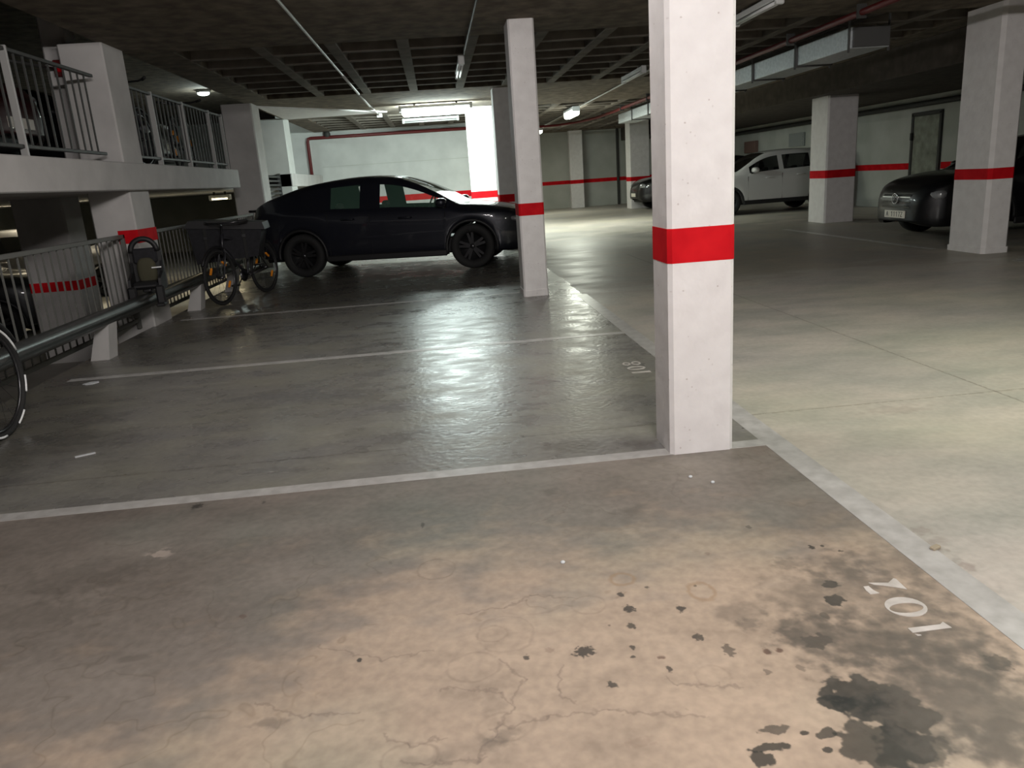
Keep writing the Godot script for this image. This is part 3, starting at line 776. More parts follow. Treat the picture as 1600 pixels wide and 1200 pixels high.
# ---------------------------------------------------------------- lamps
func luminaire(label: String, a: Vector3, b: Vector3, energy: float, around: Vector2, glow: float, colour: Color, wide := 0.14, glare_tub := false) -> Node3D:
	# a batten of two tubes from a to b under the ceiling; lit ones hold an area light of the tubes' size
	var t := thing("ceiling_lamp", label, "lamp", (a + b) / 2.0, 0.0, "fluorescent ceiling lamps")
	var along := (b - a).normalized()
	t.rotation.y = atan2(-along.z, along.x)
	var l := a.distance_to(b)
	box_part("housing", Vector3(-l / 2, 0.03, -wide / 2), Vector3(l / 2, 0.09, wide / 2), M.housing, t, 0.01)
	for s in [-1, 1]:
		box_part("end_cap", Vector3(s * l / 2 - 0.03, -0.02, -wide / 2 - 0.004), Vector3(s * l / 2 + 0.03, 0.095, wide / 2 + 0.004), M.housing, t, 0.01)
	for s in [-1, 1]:
		box_part("bracket", Vector3(s * l * 0.3 - 0.02, 0.09, -0.02), Vector3(s * l * 0.3 + 0.02, HC - a.y, 0.02), M.bar_dark, t)
	var m: StandardMaterial3D = M.tube_off
	if energy > 0.0:
		m = mat(Color(0.9, 0.9, 0.9), 0.4)
		m.emission_enabled = true
		m.emission = colour
		m.emission_energy_multiplier = glow
	if glare_tub:                     # glowing tub in place of the tubes, its bulk standing for glare
		var sc := new_st()
		bbox(sc, Vector3(-l / 2 + 0.03, -0.11, -wide / 2), Vector3(l / 2 - 0.03, 0.03, wide / 2), 0.035)
		obj("lamp_glare_tub", sc, m, t)
	for s in ([] if glare_tub else [-1, 1]):
		var st := new_st(true)
		tube(st, [Vector3(-l / 2 + 0.03, 0.005, s * wide * 0.27), Vector3(l / 2 - 0.03, 0.005, s * wide * 0.27)], 0.016, 10)
		obj("lamp_tube", st, m, t)
	if energy > 0.0:
		var al := AreaLight3D.new()
		al.name = "glow"
		al.area_size = Vector2(l - 0.08, wide)
		al.light_color = colour
		al.light_energy = energy
		al.area_range = 60.0
		al.shadow_enabled = true
		t.add_child(al)
		al.position = Vector3(0, -0.12 if glare_tub else -0.025, 0)
		al.rotation.x = -PI / 2
		for side in [-1, 1]:        # the bare tubes shine sideways as well, hardly along their length
			var sl := AreaLight3D.new()
			sl.name = "side_glow"
			sl.area_size = Vector2(l - 0.08, 0.06)
			sl.light_color = colour
			sl.light_energy = around.x if side > 0 else around.y      # x: toward the viewer (or right), y: away (or left)
			sl.area_range = 60.0
			sl.shadow_enabled = true
			t.add_child(sl, true)
			sl.position = Vector3(0, -0.01, side * (wide / 2 + 0.01))
			sl.rotation.y = PI if side > 0 else 0.0
	return t

# ---------------------------------------------------------------- fence, railing, barrier
func fence(label: String, x: float, d0: float, d1: float) -> void:
	var t := thing("metal_fence", label, "fence", P(x, 0, d0))
	var l := d1 - d0
	box_part("top_rail", Vector3(-0.02, 0.96, 0), Vector3(0.02, 1.0, -l), M.fence_paint, t, 0.004)
	box_part("bottom_rail", Vector3(-0.015, 0.07, 0), Vector3(0.015, 0.11, -l), M.fence_paint, t, 0.004)
	var st := new_st()
	bbox(st, Vector3(-0.006, 0.11, -0.006), Vector3(0.006, 0.96, 0.006))
	var bar := mesh_of(st)
	var n := int(l / 0.13)
	for i in n:
		copy_mesh("bar", bar, M.fence_paint, t, Vector3(0, 0, -0.06 - i * 0.13))
	for d in [0.02, l - 0.02]:
		box_part("post", Vector3(-0.02, 0.0, -d - 0.02), Vector3(0.02, 1.0, -d + 0.02), M.fence_paint, t, 0.004)

func railing(label: String, x: float, d0: float, d1: float, posts: Array) -> void:
	var t := thing("deck_railing", label, "railing", P(x, 1.72, d0))
	var l := d1 - d0
	box_part("top_rail", Vector3(-0.02, 0.80, 0), Vector3(0.02, 0.83, -l), M.bar_dark, t, 0.004)  # rail and bars toned dark in place of being unlit
	box_part("bottom_rail", Vector3(-0.015, 0.07, 0), Vector3(0.015, 0.10, -l), M.bar_dark, t, 0.004)
	for d in posts:
		box_part("post", Vector3(-0.03, 0.0, -(d - d0) - 0.012), Vector3(0.03, 0.84, -(d - d0) + 0.012), M.rail_paint, t, 0.004)
	var st := new_st()
	bbox(st, Vector3(-0.007, 0.10, -0.007), Vector3(0.007, 0.80, 0.007))
	var bar := mesh_of(st)
	for i in int(l / 0.14):
		copy_mesh("bar", bar, M.bar_dark, t, Vector3(0, 0, -0.07 - i * 0.14))

func build_barriers() -> void:
	fence("light metal bar fence left of the grey column, behind the steel tube", -3.32, 1.5, 8.48)
	fence("short metal bar fence beyond the grey column behind the covered bicycle", -3.32, 9.08, 14.4)
	railing("railing with a wide pale post on the deck edge at far left", -3.25, 0.5, 8.3, [1.0, 3.6, 6.72])
	railing("railing with slim pale posts on the deck edge right of the grey column", -3.25, 9.1, 12.95, [9.86, 11.0, 12.2, 12.9])
	var t := thing("guard_tube", "thick steel tube barrier running low in front of the fence", "barrier", P(-2.98, 0, 0))
	var st := new_st(true)
	tube(st, [Vector3(0, 0.36, 2.0), Vector3(0, 0.36, -11.6)], 0.072, 18)
	obj("tube", st, M.steel, t)
	for d in [0.9, 3.9, 6.9, 9.6, 11.3]:
		st = new_st()
		prism(st, PackedVector2Array([Vector2(-0.16, 0.0), Vector2(0.0, 0.0), Vector2(0.05, 0.31), Vector2(-0.06, 0.31)]), Transform3D(Basis(Vector3(1, 0, 0), Vector3(0, 1, 0), Vector3(0, 0, 1)), Vector3(0, 0, -d - 0.09)), 0.18)
		obj("foot", st, M.slab_edge, t)
	# dark louvred screen under the deck edge beyond the grey column
	t = thing("louvre_screen", "dark slatted screen between the two rear columns behind the car's tail", "screen", P(-3.4, 1.0, 15.1))
	for k in 8:
		box_part("slat", Vector3(-0.02, 0.04 + k * 0.085, 0), Vector3(0.02, 0.085 + k * 0.085, -2.6), M.louvre, t, 0.006)
	for d in [0.02, 2.58]:
		box_part("upright", Vector3(-0.03, -1.6, -d - 0.02), Vector3(0.03, 0.73, -d + 0.02), M.louvre, t)

# ---------------------------------------------------------------- bicycle
func wheel_ring(st: SurfaceTool, r: float, tr: float, xf: Transform3D, seg := 40) -> void:
	var prof := []
	for k in 8:
		var a := TAU * k / 8
		prof.append(Vector2(r + tr * cos(a), -tr * sin(a)))
	lathe(st, prof, xf, seg, true)

func bicycle(label: String, at: Vector3, turn: float, frame_col: Color, strips: bool, reflectors: bool) -> Node3D:
	# local axes: x forward, y up; wheels 0.68 m across, 1.05 m apart
	var t := thing("bicycle", label, "bicycle", at, turn, "parked bicycles")
	var fm := mat(frame_col, 0.35)
	var r := 0.325
	var hub_f := Vector3(0.54, 0.345, 0)
	var hub_r := Vector3(-0.51, 0.345, 0)
	for h in [hub_f, hub_r]:
		var w := Node3D.new()
		w.name = "wheel"
		t.add_child(w, true)
		w.position = h
		var st := new_st(true)
		wheel_ring(st, r, 0.02, Transform3D.IDENTITY)
		obj("tyre", st, M.rubber, w)
		st = new_st(true)
		wheel_ring(st, r - 0.028, 0.010, Transform3D.IDENTITY)
		obj("rim", st, M.rim, w)
		st = new_st()
		for k in 18:
			var a := TAU * k / 18
			var z := 0.02 if k % 2 == 0 else -0.02
			tube(st, [Vector3(0.015 * cos(a + 1.2), 0.015 * sin(a + 1.2), z), Vector3((r - 0.03) * cos(a), (r - 0.03) * sin(a), 0)], 0.0014, 4)
		var sp := obj("spokes", st, M.rim, w)
		sp.set_meta("kind", "stuff")
		st = new_st(true)
		tube(st, [Vector3(0, 0, -0.04), Vector3(0, 0, 0.04)], 0.02, 10)
		obj("hub", st, M.rim, w)
		if strips:
			for seg in [[-1.12, -0.80], [-0.42, -0.10], [0.42, 1.55], [1.9, 2.7], [3.0, 3.6], [3.9, 4.7]]:
				st = new_st(true)
				for s in [-1, 1]:
					var pts := []
					for k in 9:
						var a: float = lerpf(seg[0], seg[1], k / 8.0)
						pts.append(Vector3(cos(a) * (r + 0.004), sin(a) * (r + 0.004), s * 0.0185))
					tube(st, pts, 0.008, 6)
				obj("reflective_strip", st, M.reflective, w)
		if reflectors:
			for a in [0.5, 2.2, 3.7]:
				st = new_st()
				bbox(st, Vector3(-0.045, -0.012, -0.012), Vector3(0.045, 0.012, 0.012), 0.004, Transform3D(Basis(Vector3(0, 0, 1), a + PI / 2), Vector3(cos(a) * 0.2, sin(a) * 0.2, 0)))
				obj("spoke_reflector", st, M.amber, w)
	var bb := Vector3(-0.07, 0.30, 0)
	var seat := Vector3(-0.24, 0.80, 0)
	var head_t := Vector3(0.36, 0.86, 0)
	var head_b := Vector3(0.40, 0.70, 0)
	var st2 := new_st(true)
	for e in [[bb, seat, 0.016], [bb, head_b, 0.019], [seat.lerp(bb, 0.15), head_t.lerp(head_b, 0.2), 0.016], [head_b, head_t, 0.019]]:
		tube(st2, [e[0], e[1]], e[2], 10)
	for s in [-1, 1]:
		tube(st2, [bb + Vector3(0, 0, s * 0.03), hub_r + Vector3(0, 0, s * 0.055)], 0.010, 8)
		tube(st2, [seat.lerp(bb, 0.12) + Vector3(0, 0, s * 0.015), hub_r + Vector3(0, 0, s * 0.055)], 0.008, 8)
	obj("frame", st2, fm, t)
	st2 = new_st(true)
	for s in [-1, 1]:
		tube(st2, [head_b + Vector3(0.01, -0.03, 0), head_b + Vector3(0.02, -0.06, s * 0.045), hub_f + Vector3(0, 0, s * 0.05)], 0.011, 8)
	obj("fork", st2, fm, t)
	st2 = new_st(true)
	tube(st2, [head_t, head_t + Vector3(-0.02, 0.10, 0), head_t + Vector3(0.05, 0.14, 0)], 0.013, 8)
	tube(st2, [head_t + Vector3(-0.10, 0.15, -0.29), head_t + Vector3(0.02, 0.14, -0.16), head_t + Vector3(0.05, 0.14, 0), head_t + Vector3(0.02, 0.14, 0.16), head_t + Vector3(-0.10, 0.15, 0.29)], 0.012, 8)
	obj("handlebar", st2, M.rim, t)
	for s in [-1, 1]:
		st2 = new_st(true)
		tube(st2, [head_t + Vector3(-0.13, 0.15, s * 0.305), head_t + Vector3(-0.03, 0.145, s * 0.23)], 0.018, 8)
		obj("grip", st2, M.rubber, t)
	st2 = new_st(true)
	tube(st2, [seat, seat + Vector3(-0.03, 0.11, 0)], 0.013, 8)
	obj("seat_post", st2, M.rim, t)
	st2 = new_st(true)
	blob_mesh(st2, seat + Vector3(-0.05, 0.13, 0), Vector3(0.13, 0.03, 0.07), Transform3D.IDENTITY, 0.8)
	obj("saddle", st2, M.rubber, t)
	st2 = new_st(true)
	lathe(st2, [Vector2(0.0, -0.004), Vector2(0.085, -0.004), Vector2(0.085, 0.004), Vector2(0.0, 0.004)], Transform3D(Basis.IDENTITY, bb + Vector3(0, 0, 0.05)), 24)
	obj("chainring", st2, M.rim, t)
	for s in [-1, 1]:
		st2 = new_st()
		var e := bb + Vector3(0.12 * s, -0.12 * s, s * 0.075)
		tube(st2, [bb + Vector3(0, 0, s * 0.065), e], 0.009, 6)
		bbox(st2, e + Vector3(-0.045, -0.01, 0.0 if s > 0 else -0.09), e + Vector3(0.045, 0.01, 0.09 if s > 0 else 0.0), 0.004)
		obj("crank", st2, M.rim, t)
	for h in [hub_f, hub_r]:
		st2 = new_st(true)
		var pts := []
		for k in 12:
			var a := lerpf(0.5, 2.9, k / 11.0)
			pts.append(h + Vector3(cos(a), sin(a), 0) * 0.375)
		tube(st2, pts, 0.018, 8)
		obj("mudguard", st2, M.black_plastic, t)
	return t

func child_seat() -> void:
	var t := thing("child_seat", "dark child bicycle seat with olive cushion standing on the steel tube", "child seat", P(-2.98, 0.525, 8.0), deg_to_rad(10))
	t.scale = Vector3.ONE * 0.85
	# local: x to its side, y up, z toward the front of the seat
	var st := new_st(true)
	var pts := []
	for k in 15:                      # loop over the head, with the open hole below it
		var a := PI * k / 14.0
		pts.append(Vector3(0.145 * cos(a), 0.36 + 0.15 * sin(a), -0.14))
	tube(st, pts, 0.032, 10)
	obj("head_loop", st, M.black_plastic, t)
	st = new_st()
	bbox(st, Vector3(-0.135, 0.22, -0.18), Vector3(0.135, 0.40, -0.12), 0.02)
	obj("headrest", st, M.cloth_dark, t)
	st = new_st()
	prism(st, PackedVector2Array([Vector2(-0.16, -0.02), Vector2(0.16, -0.02), Vector2(0.18, 0.36), Vector2(0.13, 0.38), Vector2(-0.13, 0.38), Vector2(-0.18, 0.36)]), Transform3D(Basis.IDENTITY, Vector3(0, 0, -0.21)), 0.05)
	obj("back_shell", st, M.black_plastic, t)
	st = new_st(true)
	blob_mesh(st, Vector3(0, 0.13, -0.13), Vector3(0.11, 0.16, 0.05), Transform3D.IDENTITY, 0.7)
	obj("cushion", st, M.olive, t)
	for s in [-1, 1]:
		st = new_st()
		prism(st, PackedVector2Array([Vector2(0.20, 0.30), Vector2(0.08, 0.12), Vector2(-0.16, 0.06), Vector2(-0.20, -0.10), Vector2(0.20, -0.08)]), Transform3D(Basis(Vector3(0, 0, -1), Vector3(0, 1, 0), Vector3(1, 0, 0)), Vector3(s * 0.165 - 0.015, 0, 0)), 0.03)
		obj("side_wing", st, M.black_plastic, t)
		st = new_st()
		bbox(st, Vector3(s * 0.15 - 0.05, -0.24, 0.14), Vector3(s * 0.15 + 0.05, -0.02, 0.20), 0.02)
		obj("leg_guard", st, M.black_plastic, t)
		st = new_st()
		bbox(st, Vector3(s * 0.15 - 0.05, -0.26, 0.14), Vector3(s * 0.15 + 0.05, -0.22, 0.30), 0.012)
		obj("foot_rest", st, M.black_plastic, t)
	st = new_st()
	bbox(st, Vector3(-0.15, -0.06, -0.18), Vector3(0.15, 0.02, 0.18), 0.03)
	obj("seat_pan", st, M.black_plastic, t)
	st = new_st()
	bbox(st, Vector3(-0.05, -0.10, -0.12), Vector3(0.05, 0.0, 0.10), 0.01)
	obj("mount", st, M.rim, t)
	st = new_st()
	bbox(st, Vector3(0.06, 0.16, -0.085), Vector3(0.17, 0.175, -0.07), 0.003)
	obj("harness_buckle", st, M.reflective, t)

func pannier_cover() -> void:
	# a large dark cargo bag with a folded lid, strapped over the second bicycle
	var t := thing("cargo_bag", "big dark cargo bag with a slanted lid on the bicycle beside the car", "bag", P(-2.74, 0.50, 10.42), deg_to_rad(5))
	var st := new_st()
	prism(st, PackedVector2Array([Vector2(-0.40, 0.0), Vector2(0.36, 0.05), Vector2(0.46, 0.42), Vector2(-0.46, 0.50)]), Transform3D(Basis.IDENTITY, Vector3(0, 0, -0.27)), 0.54)
	obj("body", st, M.cloth_dark, t)
	st = new_st()
	prism(st, PackedVector2Array([Vector2(-0.49, 0.46), Vector2(0.49, 0.38), Vector2(0.47, 0.47), Vector2(-0.42, 0.55)]), Transform3D(Basis.IDENTITY, Vector3(0, 0, -0.30)), 0.60)
	obj("lid", st, M.black_plastic, t)
	for x in [-0.25, 0.22]:
		st = new_st()
		bbox(st, Vector3(x - 0.02, 0.02, 0.27), Vector3(x + 0.02, 0.46, 0.278), 0.002)
		obj("strap", st, M.rubber, t)
		st = new_st()
		bbox(st, Vector3(x - 0.025, 0.30, 0.278), Vector3(x + 0.025, 0.34, 0.286), 0.002)
		obj("buckle", st, M.rim, t)

func build_bikes() -> void:
	bicycle("bicycle with white reflective tyre strips at the left picture edge", P(-2.70, 0.0, 4.05), deg_to_rad(90), lin(0.03, 0.03, 0.035), true, false)
	bicycle("bicycle with orange spoke reflectors under the cargo bag", P(-2.60, 0.0, 10.31), deg_to_rad(-108), lin(0.025, 0.025, 0.03), false, true)
	bicycle("dark bicycle on the deck just right of the grey column", P(-3.62, 1.72, 9.75), deg_to_rad(84), lin(0.04, 0.04, 0.05), false, false)
	bicycle("bicycle on the deck leaning by the last railing post", P(-3.66, 1.72, 12.2), deg_to_rad(97), lin(0.05, 0.07, 0.06), false, true)
	child_seat()
	pannier_cover()

# ---------------------------------------------------------------- cars
func interp(pts: Array, x: float) -> float:          # smooth curve through [x, value] pairs
	var n := pts.size()
	if x <= pts[0][0]: return pts[0][1]
	if x >= pts[n - 1][0]: return pts[n - 1][1]
	for i in n - 1:
		if x <= pts[i + 1][0]:
			var x0: float = pts[i][0]
			var x1: float = pts[i + 1][0]
			var y0: float = pts[i][1]
			var y1: float = pts[i + 1][1]
			var m0 := (y1 - y0) / (x1 - x0)
			var m1 := m0
			if i > 0: m0 = (y1 - pts[i - 1][1]) / (x1 - pts[i - 1][0])
			if i < n - 2: m1 = (pts[i + 2][1] - y0) / (pts[i + 2][0] - x0)
			var h := x1 - x0
			var t := (x - x0) / h
			return (2 * t * t * t - 3 * t * t + 1) * y0 + (t * t * t - 2 * t * t + t) * h * m0 + (-2 * t * t * t + 3 * t * t) * y1 + (t * t * t - t * t) * h * m1
	return 0.0

func car(label: String, at: Vector3, turn: float, c: Dictionary) -> Node3D:
	# local axes: x forward, y up, z to the car's right; origin on the ground between the axles
	var t := thing("car", label, "car", at, turn, "parked cars")
	var xs: Array = []
	var x := c.rear as float
	while x < c.front:
		xs.append(x)
		x += 0.05
	xs.append(c.front)
	for w in c.windows:
		xs.append(w[0]); xs.append(w[1])
	for k in ["windshield", "rear_glass"]:
		xs.append(c[k][0]); xs.append(c[k][1])
	xs.sort()
	var uniq := [xs[0]]
	for v in xs:
		if v - uniq[-1] > 0.008: uniq.append(v)
	xs = uniq
	var ra: float = c.wheel_r + 0.055
	var sections := []
	for v in xs:
		var yt := interp(c.top, v)
		var yb := minf(interp(c.belt, v), yt - 0.004)
		var zb := interp(c.plan, v)
		var ys := interp(c.low, v)
		for xa in [c.axle_r, c.axle_f]:
			var dx: float = v - xa
			if absf(dx) < ra: ys = maxf(ys, c.wheel_r + sqrt(ra * ra - dx * dx))
		ys = minf(ys, yb - 0.12)
		var cab := clampf((yt - yb) / 0.30, 0.0, 1.0)
		var zt := lerpf(zb - 0.16, zb - 0.05 - 0.42 * (yt - yb), cab)
		var ym := maxf(lerpf(ys, yb, 0.42), ys + 0.04)
		var s := []
		s.append(Vector2(zb - 0.17, ys + 0.004))
		s.append(Vector2(zb - 0.045, ys))
		s.append(Vector2(zb - 0.012, ys + 0.035))
		s.append(Vector2(zb - 0.004, lerpf(ys + 0.035, ym, 0.5)))
		s.append(Vector2(zb, ym))
		s.append(Vector2(zb - 0.006, lerpf(ym, yb, 0.55)))
		s.append(Vector2(zb - 0.018, yb - 0.045))
		s.append(Vector2(zb - 0.050, yb))
		var p5: Vector2 = s[-1]
		var p9 := Vector2(zt, yt - lerpf(0.014, 0.055, cab))
		s.append(p5.lerp(p9, 0.08))
		s.append(p5.lerp(p9, 0.82))
		s.append(p9)
		s.append(Vector2(zt - lerpf(0.10, 0.09, cab), yt - lerpf(0.006, 0.020, cab)))
		s.append(Vector2(zt * 0.45, yt - 0.004))
		s.append(Vector2(0.0, yt))
		sections.append(s)
	var nrow: int = sections[0].size()
	var body := new_st(true)
	var roof := new_st(true)
	var glass := {}
	var vx := func(i: int, r: int, side: int) -> Vector3:
		var p: Vector2 = sections[i][r]
		return Vector3(xs[i], p.y, p.x * side)
	for i in xs.size() - 1:
		var mid: float = (xs[i] + xs[i + 1]) / 2
		for r in nrow - 1:
			for side in [-1, 1]:
				var target := body
				if r == 8:
					for k in c.windows.size():
						if mid > c.windows[k][0] and mid < c.windows[k][1]:
							var key := "side_window%d_%d" % [k, side]
							if not glass.has(key): glass[key] = new_st(true)
							target = glass[key]
				elif r >= 11:
					for key in ["windshield", "rear_glass"]:
						if mid > c[key][0] and mid < c[key][1]:
							if not glass.has(key): glass[key] = new_st(true)
							target = glass[key]
				var a: Vector3 = vx.call(i, r, side)
				var b: Vector3 = vx.call(i + 1, r, side)
				var e: Vector3 = vx.call(i + 1, r + 1, side)
				var f: Vector3 = vx.call(i, r + 1, side)
				if side > 0: quad(target, a, b, e, f)
				else: quad(target, b, a, f, e)
	for end in [0, xs.size() - 1]:            # close both ends
		var s: Array = sections[end]
		for r in nrow - 1:
			var a := Vector3(xs[end], s[r].y, s[r].x)
			var b := Vector3(xs[end], s[r + 1].y, s[r + 1].x)
			var a2 := Vector3(xs[end], s[r].y, -s[r].x)
			var b2 := Vector3(xs[end], s[r + 1].y, -s[r + 1].x)
			if end == 0: quad(body, a2, a, b, b2)
			else: quad(body, a, a2, b2, b)
	obj("body", body, c.paint, t)
	for key in glass:
		var called: String = "windscreen" if key == "windshield" else ("rear_window" if key == "rear_glass" else "side_window")
		obj(called, glass[key], c.glass, t)
	# underbody closes the wheel wells
	box_part("underbody", Vector3(c.rear + 0.15, 0.24, -c.half + 0.30), Vector3(c.front - 0.15, c.floor_y, c.half - 0.30), M.black_plastic, t, 0.02)
	# seats
	for sx in c.seats:
		for sz in [-0.36, 0.36]:
			var st := new_st()
			bbox(st, Vector3(sx - 0.25, c.floor_y, sz - 0.23), Vector3(sx + 0.25, c.floor_y + 0.16, sz + 0.23), 0.04)
			bbox(st, Vector3(-0.06, 0, -0.22), Vector3(0.06, 0.40, 0.22), 0.04, Transform3D(Basis(Vector3(0, 0, 1), 0.25), Vector3(sx - 0.20, c.floor_y + 0.10, sz)))
			bbox(st, Vector3(-0.045, 0.43, -0.12), Vector3(0.045, 0.55, 0.12), 0.03, Transform3D(Basis(Vector3(0, 0, 1), 0.22), Vector3(sx - 0.20, c.floor_y + 0.08, sz)))
			obj("seat", st, M.seat, t)
	# wheels
	var tyre := new_st(true)
	var wr: float = c.wheel_r
	lathe(tyre, [Vector2(wr * 0.66, -0.10), Vector2(wr * 0.93, -0.105), Vector2(wr, -0.08), Vector2(wr, 0.08), Vector2(wr * 0.93, 0.105), Vector2(wr * 0.66, 0.10), Vector2(wr * 0.66, -0.10)], Transform3D.IDENTITY, 36)
	var tyre_mesh := mesh_of(tyre)
	var rim := new_st(true)
	lathe(rim, [Vector2(wr * 0.67, 0.085), Vector2(wr * 0.60, 0.07), Vector2(wr * 0.60, -0.02), Vector2(0.0, -0.02)], Transform3D.IDENTITY, 30)
	var rim_mesh := mesh_of(rim)
	var spk := new_st()
	prism(spk, PackedVector2Array([Vector2(0.03, -0.032), Vector2(wr * 0.62, -0.055), Vector2(wr * 0.62, -0.018), Vector2(0.12, 0.0), Vector2(wr * 0.62, 0.018), Vector2(wr * 0.62, 0.055), Vector2(0.03, 0.032)]), Transform3D(Basis.IDENTITY, Vector3(0, 0, 0.045)), 0.03)
	var spoke_mesh := mesh_of(spk)
	var hubm := new_st(true)
	lathe(hubm, [Vector2(0.0, 0.085), Vector2(0.035, 0.083), Vector2(0.045, 0.06), Vector2(0.045, 0.0)], Transform3D.IDENTITY, 16)
	var hub_mesh := mesh_of(hubm)
	for xa in [c.axle_r, c.axle_f]:
		for side in [-1, 1]:
			var w := Node3D.new()
			w.name = "wheel"
			t.add_child(w, true)
			w.position = Vector3(xa, wr, side * (interp(c.plan, xa) - 0.115))
			w.rotation = Vector3(0, 0.0 if side > 0 else PI, 0.3 + xa)
			copy_mesh("tyre", tyre_mesh, M.rubber, w, Vector3.ZERO)
			copy_mesh("rim", rim_mesh, M.black_plastic, w, Vector3.ZERO)
			for k in 5:
				copy_mesh("spoke", spoke_mesh, c.rim, w, Vector3.ZERO, Basis(Vector3(0, 0, 1), TAU * k / 5))
			copy_mesh("hub_cap", hub_mesh, c.rim, w, Vector3.ZERO)
			# dark lip round the arch
			var st := new_st(true)
			var pts := []
			for k in 19:
				var a := lerpf(-0.25, PI + 0.25, k / 18.0)
				var px: float = xa + cos(a) * (ra + 0.005)
				var py: float = maxf(wr + sin(a) * (ra + 0.005), interp(c.low, px))
				pts.append(Vector3(px, py, side * (interp(c.plan, px) - 0.018)))
			tube(st, pts, 0.026, 6)
			obj("arch_trim", st, c.trim, t)
	# sills, mirrors, handles
	for side in [-1, 1]:
		var st := new_st()
		var zc: float = interp(c.plan, 0.0)
		bbox(st, Vector3(c.axle_r + ra, 0, 0), Vector3(c.axle_f - ra, 0.10, 0.04), 0.015, Transform3D(Basis.IDENTITY, Vector3(0, interp(c.low, 0.0) - 0.02, zc - 0.03 if side > 0 else -zc - 0.01)))
		obj("sill", st, c.trim, t)
		var mx: float = c.mirror_x
		var my: float = interp(c.belt, mx) + 0.09
		var mz: float = interp(c.plan, mx)
		st = new_st(true)
		blob_mesh(st, Vector3(mx, my, side * (mz + 0.09)), Vector3(0.085, 0.065, 0.115), Transform3D.IDENTITY, 0.75)
		obj("mirror", st, c.paint, t)
		st = new_st(true)
		tube(st, [Vector3(mx + 0.03, my - 0.08, side * (mz - 0.06)), Vector3(mx, my - 0.04, side * (mz + 0.05))], 0.022, 8)
		obj("mirror_arm", st, M.black_plastic, t)
		for w in c.handles:
			st = new_st(true)
			tube(st, [Vector3(w - 0.10, interp(c.belt, w) - 0.13, side * (interp(c.plan, w) + 0.004)), Vector3(w - 0.06, interp(c.belt, w) - 0.125, side * (interp(c.plan, w) + 0.026)), Vector3(w + 0.08, interp(c.belt, w) - 0.125, side * (interp(c.plan, w) + 0.026)), Vector3(w + 0.11, interp(c.belt, w) - 0.13, side * (interp(c.plan, w) + 0.004))], 0.013, 8)
			obj("door_handle", st, c.paint, t)
		for v in c.seams:      # narrow dark gaps round the doors
			st = new_st()
			var pts := []
			for k in 9:
				var yy: float = lerpf(interp(c.low, v) + 0.08, interp(c.belt, v) - 0.05, k / 8.0)
				var f: float = (yy - interp(c.low, v)) / (interp(c.belt, v) - interp(c.low, v))
				pts.append(Vector3(v, yy, side * (interp(c.plan, v) - 0.006 - 0.012 * absf(f - 0.42))))
			tube(st, pts, 0.006, 4)
			obj("door_gap", st, M.black_plastic, t)
	# lights, grille, plates
	for side in [-1, 1]:
		var hx: float = c.lamp_f[0]
		var st := new_st(true)
		blob_mesh(st, Vector3.ZERO, c.lamp_f[3], Transform3D(Basis(Vector3(0, 1, 0), side * c.lamp_f[4]) * Basis(Vector3(0, 0, 1), -0.15), Vector3(hx, c.lamp_f[1], side * c.lamp_f[2])), 0.7)
		obj("headlight", st, M.lamp_glass, t)
		st = new_st(true)
		blob_mesh(st, Vector3.ZERO, c.lamp_r[3], Transform3D(Basis(Vector3(0, 1, 0), -side * 0.5), Vector3(c.lamp_r[0], c.lamp_r[1], side * c.lamp_r[2])), 0.6)
		obj("tail_light", st, M.tail_glass, t)
	if c.has("grille"):
		var g: Array = c.grille     # x, y0, y1, half width
		for k in 3:
			var y := lerpf(g[1], g[2], (k + 0.5) / 3)
			box_part("grille_bar", Vector3(g[0] - 0.03, y - 0.012, -g[3]), Vector3(g[0] + 0.006, y + 0.012, g[3]), M.chrome if k == 2 else M.black_gloss, t, 0.005)
		box_part("grille", Vector3(g[0] - 0.08, g[1], -g[3]), Vector3(g[0] - 0.012, g[2], g[3]), M.black_plastic, t, 0.01)
	box_part("number_plate", Vector3(c.plate_f[0] - 0.01, c.plate_f[1] - 0.055, -0.26), Vector3(c.plate_f[0] + 0.006, c.plate_f[1] + 0.055, 0.26), M.plate, t, 0.003)
	box_part("number_plate", Vector3(c.rear - 0.012, c.plate_r - 0.055, -0.26), Vector3(c.rear + 0.004, c.plate_r + 0.055, 0.26), M.plate, t, 0.003)
	return t

func plate_text(t: Node3D, words: String, at: Vector3) -> void:
	var tm := TextMesh.new()
	tm.text = words
	var f := SystemFont.new()
	f.font_names = PackedStringArray(["Droid Sans Mono"])
	tm.font = f
	tm.font_size = 64
	tm.pixel_size = 0.0016
	tm.depth = 0.002
	var mi := MeshInstance3D.new()
	mi.mesh = tm
	mi.position = at
	mi.rotation.y = PI / 2
	put("plate_lettering", mi, M.ink, t)

